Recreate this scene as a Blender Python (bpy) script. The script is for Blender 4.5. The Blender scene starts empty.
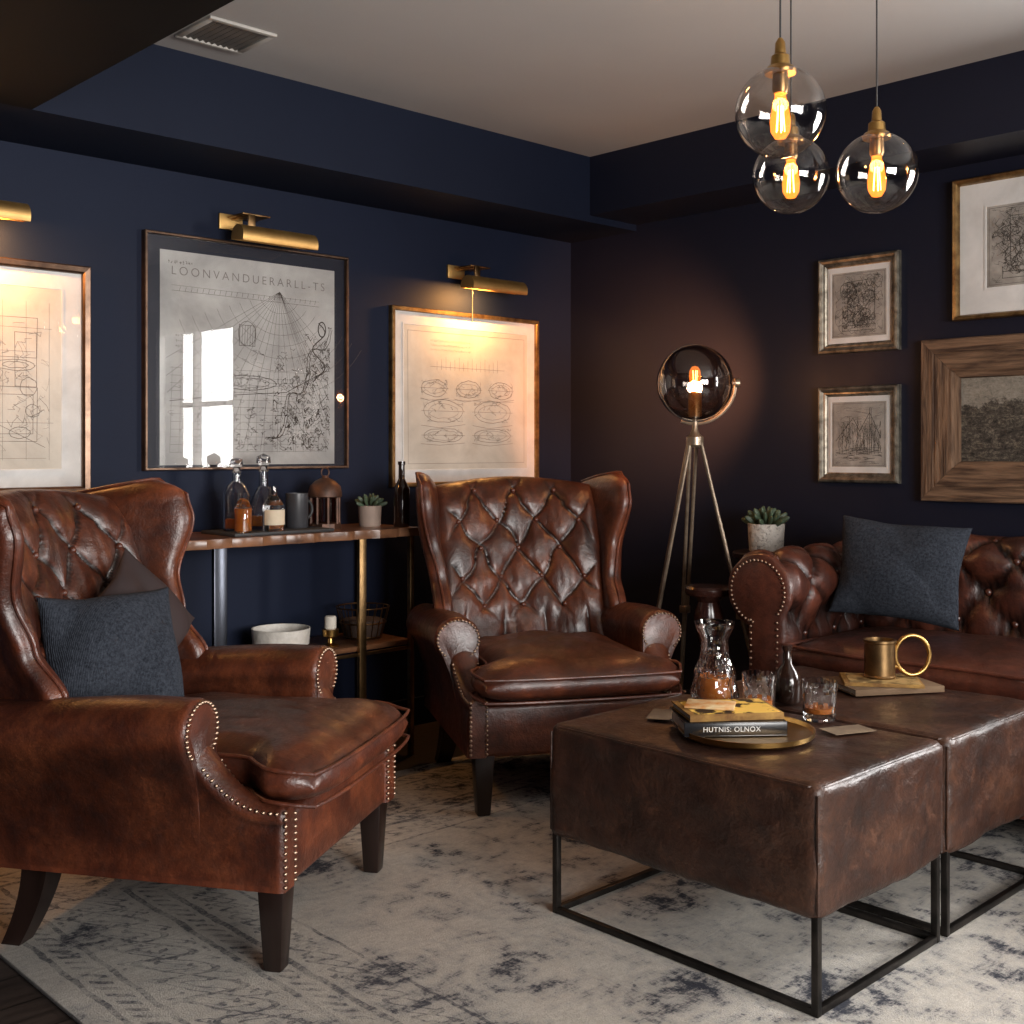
import bpy,bmesh,math,random
from mathutils import Vector,Matrix,Euler,noise
random.seed(7)
scn=bpy.context.scene
COL=scn.collection
pi=math.pi
# ------------------------------------------------------------ materials
def nd(nt,t,**k):
    n=nt.nodes.new(t)
    for a,b in k.items(): setattr(n,a,b)
    return n
def newmat(name):
    m=bpy.data.materials.new(name); m.use_nodes=True
    nt=m.node_tree
    return m,nt,nt.nodes['Principled BSDF'],nt.nodes['Material Output']
def c4(c): return (c[0],c[1],c[2],1)
def tex(nt,scale,detail=4,rough=.5,dist=0,vec=None,kind='ShaderNodeTexNoise'):
    n=nd(nt,kind); n.inputs['Scale'].default_value=scale
    if kind=='ShaderNodeTexNoise':
        n.inputs['Detail'].default_value=detail; n.inputs['Roughness'].default_value=rough; n.inputs['Distortion'].default_value=dist
    if vec is not None: nt.links.new(vec,n.inputs['Vector'])
    return n
def ramp(nt,fac,stops):
    r=nd(nt,'ShaderNodeValToRGB'); cr=r.color_ramp
    while len(cr.elements)<len(stops): cr.elements.new(.5)
    for e,(p,c) in zip(cr.elements,stops):
        e.position=p; e.color=c4(c) if hasattr(c,'__len__') else (c,c,c,1)
    nt.links.new(fac,r.inputs['Fac']); return r.outputs['Color']
def mixc(nt,fac,a,b,mode='MIX'):
    m=nd(nt,'ShaderNodeMix',data_type='RGBA',blend_type=mode)
    for sock,val in ((m.inputs[0],fac),(m.inputs[6],a),(m.inputs[7],b)):
        if isinstance(val,(int,float)): sock.default_value=val
        elif isinstance(val,tuple): sock.default_value=c4(val)
        else: nt.links.new(val,sock)
    return m.outputs[2]
def mth(nt,op,a,b=0.0,c=None):
    m=nd(nt,'ShaderNodeMath',operation=op)
    for i,v in enumerate((a,b) if c is None else (a,b,c)):
        if isinstance(v,(int,float)): m.inputs[i].default_value=v
        else: nt.links.new(v,m.inputs[i])
    return m.outputs[0]
def mat(name,base,rough=.5,metal=0,base2=None,ns=6,bump=None,coat=0,spec=.5,stretch=None,lo=.35,hi=.65,rough2=None):
    m,nt,p,o=newmat(name)
    tc=nd(nt,'ShaderNodeTexCoord'); vec=tc.outputs['Object']
    if stretch:
        mp=nd(nt,'ShaderNodeMapping'); mp.inputs['Scale'].default_value=stretch
        nt.links.new(vec,mp.inputs['Vector']); vec=mp.outputs['Vector']
    p.inputs['Roughness'].default_value=rough; p.inputs['Metallic'].default_value=metal
    p.inputs['Coat Weight'].default_value=coat; p.inputs['Specular IOR Level'].default_value=spec
    if base2 is None: base2=tuple(x*.8 for x in base)
    n=tex(nt,ns,6,.6,.3,vec)
    nt.links.new(ramp(nt,n.outputs['Fac'],[(lo,base2),(hi,base)]),p.inputs['Base Color'])
    if rough2 is not None:
        nt.links.new(ramp(nt,n.outputs['Fac'],[(lo,rough2),(hi,rough)]),p.inputs['Roughness'])
    if bump:
        b=nd(nt,'ShaderNodeBump'); b.inputs['Strength'].default_value=bump[1]; b.inputs['Distance'].default_value=.01
        n2=tex(nt,bump[0],4,.6,0,vec); nt.links.new(n2.outputs['Fac'],b.inputs['Height'])
        nt.links.new(b.outputs['Normal'],p.inputs['Normal'])
    return m
def leather(name,dark,mid,light,rough=.34,wr=.35,coat=.15,ws=9,scr=.5,point=True,spec=.5,scuff=0):
    m,nt,p,o=newmat(name)
    tc=nd(nt,'ShaderNodeTexCoord'); vec=tc.outputs['Object']
    n1=tex(nt,5,8,.66,.3,vec); n2=tex(nt,34,7,.75,.2,vec)
    c=ramp(nt,n1.outputs['Fac'],[(.31,dark),(.5,mid),(.72,light)])
    f=ramp(nt,n2.outputs['Fac'],[(.35,.58),(.65,1.15)])
    c=mixc(nt,.8,c,f,'MULTIPLY')
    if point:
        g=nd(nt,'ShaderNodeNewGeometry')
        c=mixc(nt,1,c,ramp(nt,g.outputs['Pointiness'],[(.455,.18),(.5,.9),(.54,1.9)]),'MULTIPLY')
    v=nd(nt,'ShaderNodeTexVoronoi',feature='DISTANCE_TO_EDGE'); v.inputs['Scale'].default_value=19
    wv=mixc(nt,.12,vec,tex(nt,14,6,.75,0,vec).outputs['Color'],'ADD'); nt.links.new(wv,v.inputs['Vector'])
    cr=ramp(nt,v.outputs['Distance'],[(.0,1.0),(.045,0.0)])
    crk=mth(nt,'MULTIPLY',cr,ramp(nt,n1.outputs['Fac'],[(.46,0.0),(.66,scr)]))
    c=mixc(nt,crk,c,tuple(x*1.6 for x in light))
    if scuff:
        n3=tex(nt,11,10,.8,.5,vec); sf=ramp(nt,n3.outputs['Fac'],[(.56,0.0),(.66,scuff)])
        c=mixc(nt,sf,c,tuple(x*1.9 for x in light))
    nt.links.new(c,p.inputs['Base Color'])
    nt.links.new(ramp(nt,n2.outputs['Fac'],[(.3,rough+.18),(.7,rough-.06)]),p.inputs['Roughness'])
    p.inputs['Coat Weight'].default_value=coat; p.inputs['Coat Roughness'].default_value=.27
    p.inputs['Specular IOR Level'].default_value=spec
    w=tex(nt,ws,7,.60,.35,vec); vv=tex(nt,170,vec=vec,kind='ShaderNodeTexVoronoi')
    hh=mth(nt,'MULTIPLY_ADD',tex(nt,ws*3.2,5,.6,.8,vec).outputs['Fac'],.32,w.outputs['Fac'])
    b1=nd(nt,'ShaderNodeBump'); b1.inputs['Strength'].default_value=wr; b1.inputs['Distance'].default_value=.02
    b2=nd(nt,'ShaderNodeBump'); b2.inputs['Strength'].default_value=.15; b2.inputs['Distance'].default_value=.003
    nt.links.new(hh,b1.inputs['Height']); nt.links.new(vv.outputs['Distance'],b2.inputs['Height'])
    nt.links.new(b1.outputs['Normal'],b2.inputs['Normal']); nt.links.new(b2.outputs['Normal'],p.inputs['Normal'])
    return m
def thin_glass(name,tint=(.97,.97,.97),base=.04,edge=.55,rough=.01,edge_tint=None,pw=4.0):
    m,nt,p,o=newmat(name); nt.nodes.remove(p)
    tr=nd(nt,'ShaderNodeBsdfTransparent'); tr.inputs['Color'].default_value=c4(tint)
    gl=nd(nt,'ShaderNodeBsdfGlossy'); gl.inputs['Roughness'].default_value=rough
    lw=nd(nt,'ShaderNodeLayerWeight'); lw.inputs['Blend'].default_value=.5
    if edge_tint:
        e=mth(nt,'POWER',lw.outputs['Facing'],2.5)
        nt.links.new(mixc(nt,e,tint,edge_tint),tr.inputs['Color'])
    f=mth(nt,'MULTIPLY_ADD',mth(nt,'POWER',lw.outputs['Facing'],pw),edge,base)
    mx=nd(nt,'ShaderNodeMixShader'); nt.links.new(f,mx.inputs[0]); nt.links.new(tr.outputs[0],mx.inputs[1]); nt.links.new(gl.outputs[0],mx.inputs[2])
    nt.links.new(mx.outputs[0],o.inputs['Surface']); return m
def solid_glass(name,c=(1,1,1),rough=0.0):
    m,nt,p,o=newmat(name)
    p.inputs['Base Color'].default_value=c4(c); p.inputs['Transmission Weight'].default_value=1; p.inputs['Roughness'].default_value=rough; p.inputs['IOR'].default_value=1.5
    return m
def emis(name,c,s):
    m,nt,p,o=newmat(name); nt.nodes.remove(p)
    e=nd(nt,'ShaderNodeEmission'); e.inputs['Color'].default_value=c4(c); e.inputs['Strength'].default_value=s
    nt.links.new(e.outputs[0],o.inputs['Surface']); return m
def glowglass(name,c,s):
    m,nt,p,o=newmat(name); nt.nodes.remove(p)
    tr=nd(nt,'ShaderNodeBsdfTransparent'); tr.inputs['Color'].default_value=(1,.9,.75,1)
    e=nd(nt,'ShaderNodeEmission'); e.inputs['Color'].default_value=c4(c); e.inputs['Strength'].default_value=s
    a=nd(nt,'ShaderNodeAddShader'); nt.links.new(tr.outputs[0],a.inputs[0]); nt.links.new(e.outputs[0],a.inputs[1])
    nt.links.new(a.outputs[0],o.inputs['Surface']); return m

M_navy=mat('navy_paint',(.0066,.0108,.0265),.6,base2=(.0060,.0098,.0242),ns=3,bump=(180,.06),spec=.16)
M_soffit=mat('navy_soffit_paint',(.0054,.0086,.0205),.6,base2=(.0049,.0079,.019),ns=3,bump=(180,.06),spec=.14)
M_navydark=mat('navy_dark_shaded',(.0072,.0086,.0185),.45,base2=(.0066,.0079,.0170),ns=3,bump=(180,.05),spec=.28)  # east side navy, wall shade put into the colour; also backs the map
M_ceil=mat('ceiling_paint',(.365,.352,.342),.85,base2=(.35,.338,.328),ns=2,bump=(120,.06))
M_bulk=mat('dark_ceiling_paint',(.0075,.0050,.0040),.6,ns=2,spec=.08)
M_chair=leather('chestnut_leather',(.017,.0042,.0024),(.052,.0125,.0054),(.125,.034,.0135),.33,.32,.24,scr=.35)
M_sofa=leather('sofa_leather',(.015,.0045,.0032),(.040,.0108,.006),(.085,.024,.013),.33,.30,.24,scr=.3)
M_otto=leather('ottoman_leather',(.014,.0058,.0037),(.034,.0132,.0076),(.068,.0285,.0155),.37,.50,.08,ws=7,scr=.7,point=False,spec=.42,scuff=.45)
M_dwood=mat('dark_wood',(.018,.009,.007),.3,base2=(.007,.0035,.0025),ns=12,stretch=(1,1,.15))
M_mahog=mat('dark_mahogany',(.030,.010,.007),.22,base2=(.010,.004,.003),ns=9)
M_wood=mat('walnut_wood',(.22,.10,.048),.3,base2=(.06,.026,.014),ns=14,stretch=(.2,1,1))
M_rusth=mat('rustic_oak_horizontal',(.185,.110,.066),.75,base2=(.050,.028,.018),ns=9,stretch=(.45,1,6),bump=(14,.9),lo=.38,hi=.60,spec=.25)
M_rustv=mat('rustic_oak_vertical',(.185,.110,.066),.75,base2=(.050,.028,.018),ns=9,stretch=(6,1,.45),bump=(14,.9),lo=.38,hi=.60,spec=.25)
M_brass=mat('aged_brass',(.55,.33,.11),.28,1,base2=(.34,.20,.065),ns=10)
M_satin=mat('satin_brass',(.70,.45,.17),.5,1,base2=(.56,.34,.12),ns=8)
M_brassd=mat('dark_brass',(.33,.2,.09),.35,1,base2=(.18,.11,.05),ns=20)
M_nail=mat('antique_nail',(.36,.25,.18),.38,1)
M_iron=mat('blackened_steel',(.045,.038,.034),.4,.8,base2=(.02,.018,.016),ns=20)
M_chrome=mat('smoked_chrome',(.07,.075,.09),.28,1)
M_black=mat('black_gloss',(.008,.008,.009),.25)
M_blackm=mat('black_matte',(.02,.02,.021),.6)
M_grey=mat('vent_metal',(.20,.18,.16),.5,.3)
M_white=mat('white_mat_board',(.66,.65,.63),.9)
M_paper=mat('aged_paper',(.60,.56,.49),.9,base2=(.48,.44,.38),ns=5,spec=.1)
M_card=mat('tan_paper',(.22,.165,.11),.9,base2=(.14,.10,.07),ns=12,spec=.1)
M_papergrey=mat('grey_print_paper',(.47,.46,.44),.9,base2=(.27,.265,.255),ns=3)
M_etch=mat('toned_print_paper',(.38,.35,.31),.9,base2=(.20,.18,.16),ns=9)
M_ink=mat('sepia_ink',(.10,.08,.07),.9)
M_inkf=mat('faint_ink',(.28,.235,.20),.9)
M_inkd=mat('dark_ink',(.09,.08,.07),.9)
M_silver=mat('antique_silver_gilt',(.30,.27,.22),.42,.8,base2=(.10,.085,.065),ns=25)
M_gold=mat('antique_gold_frame',(.38,.24,.10),.35,.9,base2=(.14,.08,.035),ns=18)
M_bronze=mat('bronze_frame',(.15,.095,.065),.35,.9,base2=(.08,.05,.035),ns=18)
M_glass=solid_glass('clear_glass')
M_globe=thin_glass('pendant_glass',(.95,.92,.89),.07,.8,edge_tint=(.40,.32,.27),pw=3.0)
M_smoke=thin_glass('smoked_glass',(.50,.46,.44),.13,.7,edge_tint=(.18,.16,.15),pw=2.4)
M_picglass=thin_glass('picture_glass',(.98,.98,.98),.020,.5)
M_picglass2=thin_glass('reflective_picture_glass',(.96,.96,.96),.024,.5)
M_amberglass=thin_glass('amber_glass',(.55,.22,.05),.08,.5)
M_whiskey=mat('whiskey_liquid',(.42,.13,.02),.15,0,base2=(.35,.10,.015))
M_ceram=mat('white_ceramic',(.62,.59,.54),.5,base2=(.5,.47,.42),ns=30,bump=(40,.5))
M_dimple=mat('dimpled_ceramic',(.55,.51,.46),.5,base2=(.22,.20,.18),ns=60,bump=(60,.8),lo=.36,hi=.46)
M_terra=mat('pinkish_clay',(.35,.26,.21),.7)
M_green=mat('succulent_green',(.065,.10,.055),.55,base2=(.03,.05,.03),ns=20)
M_fil=emis('glowing_filament',(1,.40,.085),40)
M_bulb=glowglass('warm_bulb_glass',(1,.25,.03),1.3)
M_bulb2=glowglass('dim_bulb_glass',(1,.25,.03),1.2)
def linen():
    m,nt,p,o=newmat('navy_linen'); tc=nd(nt,'ShaderNodeTexCoord'); vec=tc.outputs['Object']
    n=tex(nt,120,3,.8,0,vec); n2=tex(nt,6,3,.5,0,vec)
    c=ramp(nt,n.outputs['Fac'],[(.32,(.010,.012,.018)),(.68,(.040,.047,.061))])
    nt.links.new(c,p.inputs['Base Color']); p.inputs['Roughness'].default_value=.95; p.inputs['Specular IOR Level'].default_value=.2
    w=nd(nt,'ShaderNodeTexWave'); w.inputs['Scale'].default_value=90; w.inputs['Distortion'].default_value=3; nt.links.new(vec,w.inputs['Vector'])
    b=nd(nt,'ShaderNodeBump'); b.inputs['Strength'].default_value=.5; b.inputs['Distance'].default_value=.004
    nt.links.new(w.outputs['Fac'],b.inputs['Height']); b2=nd(nt,'ShaderNodeBump'); b2.inputs['Strength'].default_value=.6; b2.inputs['Distance'].default_value=.04
    nt.links.new(n2.outputs['Fac'],b2.inputs['Height']); nt.links.new(b2.outputs['Normal'],b.inputs['Normal']); nt.links.new(b.outputs['Normal'],p.inputs['Normal'])
    return m
M_linen=linen()
M_plum=mat('plum_velvet',(.020,.009,.009),.8)
def floor_mat():
    m,nt,p,o=newmat('dark_plank_floor'); tc=nd(nt,'ShaderNodeTexCoord')
    br=nd(nt,'ShaderNodeTexBrick'); br.offset=.4; nt.links.new(tc.outputs['Object'],br.inputs['Vector'])
    br.inputs['Scale'].default_value=1; br.inputs['Brick Width'].default_value=1.3; br.inputs['Row Height'].default_value=.14; br.inputs['Mortar Size'].default_value=.003
    br.inputs['Color1'].default_value=(.055,.04,.033,1); br.inputs['Color2'].default_value=(.032,.023,.019,1); br.inputs['Mortar'].default_value=(.006,.005,.004,1)
    mp=nd(nt,'ShaderNodeMapping'); mp.inputs['Scale'].default_value=(1.5,18,1); nt.links.new(tc.outputs['Object'],mp.inputs['Vector'])
    n=tex(nt,3,6,.6,.5,mp.outputs['Vector']); f=ramp(nt,n.outputs['Fac'],[(.3,.5),(.7,1.25)])
    nt.links.new(mixc(nt,1,br.outputs['Color'],f,'MULTIPLY'),p.inputs['Base Color']); p.inputs['Roughness'].default_value=.42
    return m
M_floor=floor_mat()
def rug_mat(hx,hy):
    m,nt,p,o=newmat('distressed_rug_pile'); L=nt.links.new
    tc=nd(nt,'ShaderNodeTexCoord'); vec=tc.outputs['Object']
    sep=nd(nt,'ShaderNodeSeparateXYZ'); L(vec,sep.inputs[0])
    big=tex(nt,2.1,3,.5,0,vec).outputs['Fac']
    blot=tex(nt,9,10,.72,.3,vec).outputs['Fac']
    fine=tex(nt,75,5,.8,0,vec).outputs['Fac']
    def stre(a,b):
        mp=nd(nt,'ShaderNodeMapping'); mp.inputs['Scale'].default_value=(a,b,1); L(vec,mp.inputs['Vector'])
        return tex(nt,1,5,.75,0,mp.outputs['Vector']).outputs['Fac']
    streak=stre(12,105); streak2=stre(130,16)
    wv=mixc(nt,.10,vec,tex(nt,7,4,.6,0,vec).outputs['Color'],'ADD')
    vo=nd(nt,'ShaderNodeTexVoronoi'); vo.inputs['Scale'].default_value=2.8; vo.inputs['Randomness'].default_value=.7; L(wv,vo.inputs['Vector'])
    near=mth(nt,'MAXIMUM',mth(nt,'SUBTRACT',.36,vo.outputs['Distance']),-.06)
    ring=mth(nt,'MULTIPLY',mth(nt,'SINE',mth(nt,'MULTIPLY',vo.outputs['Distance'],50.0)),.035)
    vo2=nd(nt,'ShaderNodeTexVoronoi',feature='SMOOTH_F1'); vo2.inputs['Scale'].default_value=13; L(wv,vo2.inputs['Vector'])
    fil=mth(nt,'SUBTRACT',vo2.outputs['Distance'],.35)
    grad=mth(nt,'MULTIPLY_ADD',sep.outputs['X'],.055,mth(nt,'MULTIPLY',sep.outputs['Y'],-.018))
    s=mth(nt,'ADD',mth(nt,'MULTIPLY_ADD',near,.50,blot),grad)
    s=mth(nt,'ADD',s,ring)
    s=mth(nt,'MULTIPLY_ADD',mth(nt,'SUBTRACT',big,.5),.25,s)
    s=mth(nt,'MULTIPLY_ADD',mth(nt,'SUBTRACT',fine,.5),.40,s)
    s=mth(nt,'MULTIPLY_ADD',fil,.12,s)
    s=mth(nt,'MULTIPLY_ADD',mth(nt,'SUBTRACT',streak,.5),.32,s)
    s=mth(nt,'MULTIPLY_ADD',mth(nt,'SUBTRACT',streak2,.5),.22,s)
    dark=ramp(nt,s,[(.535,0.0),(.665,.9)])
    wash=ramp(nt,mth(nt,'ADD',s,mth(nt,'MULTIPLY',mth(nt,'SUBTRACT',streak,.5),.30)),[(.40,0.0),(.62,.65)])
    ivory=ramp(nt,mth(nt,'MULTIPLY_ADD',streak,.5,mth(nt,'MULTIPLY',fine,.5)),[(.35,(.43,.395,.345)),(.6,(.67,.63,.565))])
    c=mixc(nt,wash,ivory,(.205,.205,.222))
    c=mixc(nt,dark,c,(.024,.029,.046))
    dx=mth(nt,'SUBTRACT',hx,mth(nt,'ABSOLUTE',sep.outputs['X'])); dy=mth(nt,'SUBTRACT',hy,mth(nt,'ABSOLUTE',sep.outputs['Y']))
    d0=mth(nt,'MINIMUM',dx,dy)
    d=mth(nt,'MULTIPLY_ADD',mth(nt,'SUBTRACT',tex(nt,14,3,.6,0,vec).outputs['Fac'],.5),.024,d0)
    def band(a,b):
        return mth(nt,'MULTIPLY',mth(nt,'GREATER_THAN',d,a),mth(nt,'LESS_THAN',d,b))
    along=mth(nt,'ADD',sep.outputs['X'],sep.outputs['Y'])
    along=mth(nt,'MULTIPLY_ADD',mth(nt,'SUBTRACT',tex(nt,9,3,.6,0,vec).outputs['Fac'],.5),.05,along)
    def vine(c0,fr,am,w,ph=0.0):
        v_=mth(nt,'ABSOLUTE',mth(nt,'SUBTRACT',mth(nt,'SUBTRACT',d,c0),mth(nt,'MULTIPLY',mth(nt,'SINE',mth(nt,'MULTIPLY_ADD',along,fr,ph)),am)))
        return mth(nt,'LESS_THAN',v_,w)
    vl=mth(nt,'ADD',vine(.27,26,.065,.010),vine(.27,26,.065,.007,3.14))
    vl=mth(nt,'ADD',vl,mth(nt,'ADD',vine(.27,78,.03,.005),vine(.27,52,.09,.006,1.2)))
    vl=mth(nt,'MULTIPLY',vl,band(.165,.375))
    vl=mth(nt,'ADD',vl,mth(nt,'MULTIPLY',mth(nt,'ADD',vine(.54,60,.028,.008),vine(.54,60,.028,.006,3.14)),band(.49,.60)))
    vb=nd(nt,'ShaderNodeTexVoronoi',feature='F1'); vb.inputs['Scale'].default_value=30; L(wv,vb.inputs['Vector'])
    leaf=mth(nt,'MULTIPLY',mth(nt,'LESS_THAN',vb.outputs['Distance'],.27),mth(nt,'ADD',band(.17,.37),band(.49,.60)))
    small=mth(nt,'MULTIPLY',mth(nt,'LESS_THAN',mth(nt,'PINGPONG',along,.022),.009),mth(nt,'ADD',band(.09,.13),band(.412,.447)))
    lines=mth(nt,'ADD',mth(nt,'ADD',band(.06,.074),band(.146,.160)),mth(nt,'ADD',band(.383,.399),mth(nt,'ADD',band(.46,.478),band(.605,.615))))
    br=mth(nt,'MINIMUM',mth(nt,'ADD',mth(nt,'ADD',vl,leaf),mth(nt,'ADD',small,lines)),1.0)
    wear=ramp(nt,mth(nt,'MULTIPLY_ADD',mth(nt,'SUBTRACT',streak,.5),.5,mth(nt,'MULTIPLY_ADD',mth(nt,'SUBTRACT',fine,.5),.9,blot)),[(.38,.08),(.62,.85)])
    c=mixc(nt,mth(nt,'MULTIPLY',br,wear),c,(.085,.087,.102))
    L(c,p.inputs['Base Color']); p.inputs['Roughness'].default_value=1; p.inputs['Specular IOR Level'].default_value=.1
    b=nd(nt,'ShaderNodeBump'); b.inputs['Strength'].default_value=.6; b.inputs['Distance'].default_value=.006
    L(tex(nt,220,3,.7,0,vec).outputs['Fac'],b.inputs['Height']); L(b.outputs['Normal'],p.inputs['Normal'])
    return m
def landscape():
    m,nt,p,o=newmat('engraved_landscape'); L=nt.links.new
    tc=nd(nt,'ShaderNodeTexCoord'); vec=tc.outputs['Object']; sep=nd(nt,'ShaderNodeSeparateXYZ'); L(vec,sep.inputs[0])
    mp=nd(nt,'ShaderNodeMapping'); mp.inputs['Scale'].default_value=(7,1,24); L(vec,mp.inputs['Vector'])
    n=tex(nt,1.6,10,.85,1.6,mp.outputs['Vector']).outputs['Fac']; n2=tex(nt,60,8,.85,.8,vec).outputs['Fac']
    hill=tex(nt,8,6,.6,.3,vec).outputs['Fac']
    sky=mth(nt,'MULTIPLY_ADD',mth(nt,'SUBTRACT',hill,.5),.22,mth(nt,'SUBTRACT',sep.outputs['Z'],.055))
    skym=ramp(nt,mth(nt,'MULTIPLY_ADD',mth(nt,'SUBTRACT',n2,.5),.05,mth(nt,'ADD',sky,.5)),[(.495,0.0),(.51,1.0)])
    tone=mth(nt,'MULTIPLY_ADD',n2,.5,mth(nt,'MULTIPLY',n,.5))
    land=ramp(nt,tone,[(.40,(.010,.009,.008)),(.50,(.050,.042,.034)),(.60,(.18,.155,.12))])
    skyc=ramp(nt,tone,[(.38,(.09,.08,.066)),(.58,(.26,.235,.195))])
    L(mixc(nt,skym,land,skyc),p.inputs['Base Color']); p.inputs['Roughness'].default_value=.8; p.inputs['Specular IOR Level'].default_value=.2; return m
M_land=landscape()
# ------------------------------------------------------------ mesh builder
class MB:
    def __init__(s): s.v=[]; s.f=[]
    def add(s,vs,fs):
        o=len(s.v); s.v+= [Vector(v) for v in vs]; s.f+=[tuple(i+o for i in f) for f in fs]; return s
    def box(s,c,d,bev=0,rot=None,taper=1,seg=2):
        bm=bmesh.new(); bmesh.ops.create_cube(bm,size=1)
        for v in bm.verts:
            k=taper if v.co.z<0 else 1
            v.co=Vector((v.co.x*d[0]*k,v.co.y*d[1]*k,v.co.z*d[2]))
        if bev: bmesh.ops.bevel(bm,geom=bm.edges[:],offset=bev,segments=seg,profile=.5,affect='EDGES')
        R=rot.to_matrix() if rot else Matrix.Identity(3)
        bm.verts.ensure_lookup_table()
        vs=[R@v.co+Vector(c) for v in bm.verts]; fs=[[v.index for v in f.verts] for f in bm.faces]; bm.free()
        return s.add(vs,fs)
    def tube(s,pts,r,seg=10,closed=False,caps=True):
        pts=[Vector(p) for p in pts]; n=len(pts); rs=r if isinstance(r,(list,tuple)) else [r]*n
        vs=[]; prev=None
        for i,p in enumerate(pts):
            if closed: t=pts[(i+1)%n]-pts[i-1]
            else: t=pts[min(i+1,n-1)]-pts[max(i-1,0)]
            if t.length<1e-9: t=Vector((0,0,1))
            t.normalize()
            if prev is None:
                a=Vector((0,0,1)) if abs(t.z)<.9 else Vector((1,0,0)); u=t.cross(a).normalized()
            else: u=(prev-t*prev.dot(t)).normalized()
            prev=u; w=t.cross(u)
            for k in range(seg):
                a=2*pi*k/seg; vs.append(p+(u*math.cos(a)+w*math.sin(a))*rs[i])
        fs=[]
        for i in range(n if closed else n-1):
            j=(i+1)%n
            for k in range(seg): fs.append((i*seg+k,i*seg+(k+1)%seg,j*seg+(k+1)%seg,j*seg+k))
        if caps and not closed: fs.append(tuple(range(seg))[::-1]); fs.append(tuple((n-1)*seg+k for k in range(seg)))
        return s.add(vs,fs)
    def lathe(s,prof,c=(0,0,0),seg=32,mod=None,M=None):
        vs=[];fs=[];idx=[]
        for (r,z) in prof:
            if r<1e-6: idx.append([len(vs)]); vs.append(Vector((0,0,z)))
            else:
                row=[]
                for k in range(seg):
                    a=2*pi*k/seg; rr=r*(mod(a,z) if mod else 1)
                    row.append(len(vs)); vs.append(Vector((rr*math.cos(a),rr*math.sin(a),z)))
                idx.append(row)
        for a,b in zip(idx,idx[1:]):
            if len(a)==1 and len(b)==1: continue
            for k in range(seg):
                k2=(k+1)%seg
                if len(a)==1: fs.append((a[0],b[k],b[k2]))
                elif len(b)==1: fs.append((a[k],a[k2],b[0]))
                else: fs.append((a[k],a[k2],b[k2],b[k]))
        if M: vs=[M@v for v in vs]
        return s.add([v+Vector(c) for v in vs],fs)
    def ball(s,c,r,seg=16,rings=10,sc=(1,1,1),R=None):
        M=Matrix.Diagonal(Vector(sc)); 
        if R: M=R.to_matrix()@M
        return s.lathe([(max(0,r*math.sin(pi*i/rings)) if 0<i<rings else 0,-r*math.cos(pi*i/rings)) for i in range(rings+1)],c,seg,M=M)
    def cyl(s,c,r,h,seg=24,r2=None,M=None):
        r2=r if r2 is None else r2; b=min(.004,r*.2,h*.2)
        return s.lathe([(0,0),(r-b,0),(r,b),(r2,h-b),(r2-b,h),(0,h)],c,seg,M=M)
    def loft(s,secs,cap=True):
        n=len(secs[0]); vs=[p for q in secs for p in q]; fs=[]
        for i in range(len(secs)-1):
            for k in range(n): fs.append((i*n+k,i*n+(k+1)%n,(i+1)*n+(k+1)%n,(i+1)*n+k))
        if cap: fs.append(tuple(range(n))[::-1]); fs.append(tuple((len(secs)-1)*n+k for k in range(n)))
        return s.add(vs,fs)
    def strip(s,pts,w,y=0):
        for a,b in zip(pts,pts[1:]):
            a=Vector((a[0],a[1]));b=Vector((b[0],b[1])); t=b-a
            if t.length<1e-6: continue
            t.normalize(); n=Vector((-t.y,t.x))*w/2; e=t*w*.3
            q=[a-n-e,b-n+e,b+n+e,a+n-e]
            s.add([(p.x,y,p.y) for p in q],[(0,1,2,3)])
        return s
    def obj(s,name,m,parent=None,smooth=True,angle=38,sx=1,label=None,loc=None,rot=None,recalc=True,stuff=False):
        me=bpy.data.meshes.new(name); me.from_pydata([(v.x*sx,v.y,v.z) for v in s.v],[],s.f)
        if recalc:
            bm=bmesh.new(); bm.from_mesh(me); bmesh.ops.recalc_face_normals(bm,faces=bm.faces[:]); bm.to_mesh(me); bm.free()
        if smooth:
            me.shade_smooth(); me.set_sharp_from_angle(angle=math.radians(angle))
        me.materials.append(m)
        o=bpy.data.objects.new(name,me); COL.objects.link(o)
        if parent: o.parent=parent
        if loc: o.location=loc
        if rot: o.rotation_euler=rot
        if label: o['label']=label
        if stuff: o['kind']='stuff'
        return o
def tag(o,label,cat,group=None):
    o['label']=label; o['category']=cat
    if group: o['group']=group
    return o
def thing(name,loc,label,cat,rz=0,group=None,rot=None):
    o=bpy.data.objects.new(name,None); o.empty_display_size=.1; COL.objects.link(o)
    o.location=loc; o.rotation_euler=rot if rot else (0,0,rz)
    return tag(o,label,cat,group)
def copy_thing(src,loc,rz,label=None):
    def rec(o,par):
        c=o.copy()
        if par: c.parent=par
        COL.objects.link(c)
        for ch in o.children: rec(ch,c)
        return c
    n=rec(src,None); n.location=loc; n.rotation_euler=(0,0,rz)
    if label: n['label']=label
    return n
def buttons(pts,r,parent,m,sx=1):
    me=None
    for p in pts:
        if me is None:
            o=MB().ball((0,0,0),r,12,6).obj('tufting_button',m,parent); me=o.data
        else:
            o=bpy.data.objects.new('tufting_button',me); COL.objects.link(o); o.parent=parent
        o.location=(p[0]*sx,p[1],p[2])
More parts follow.
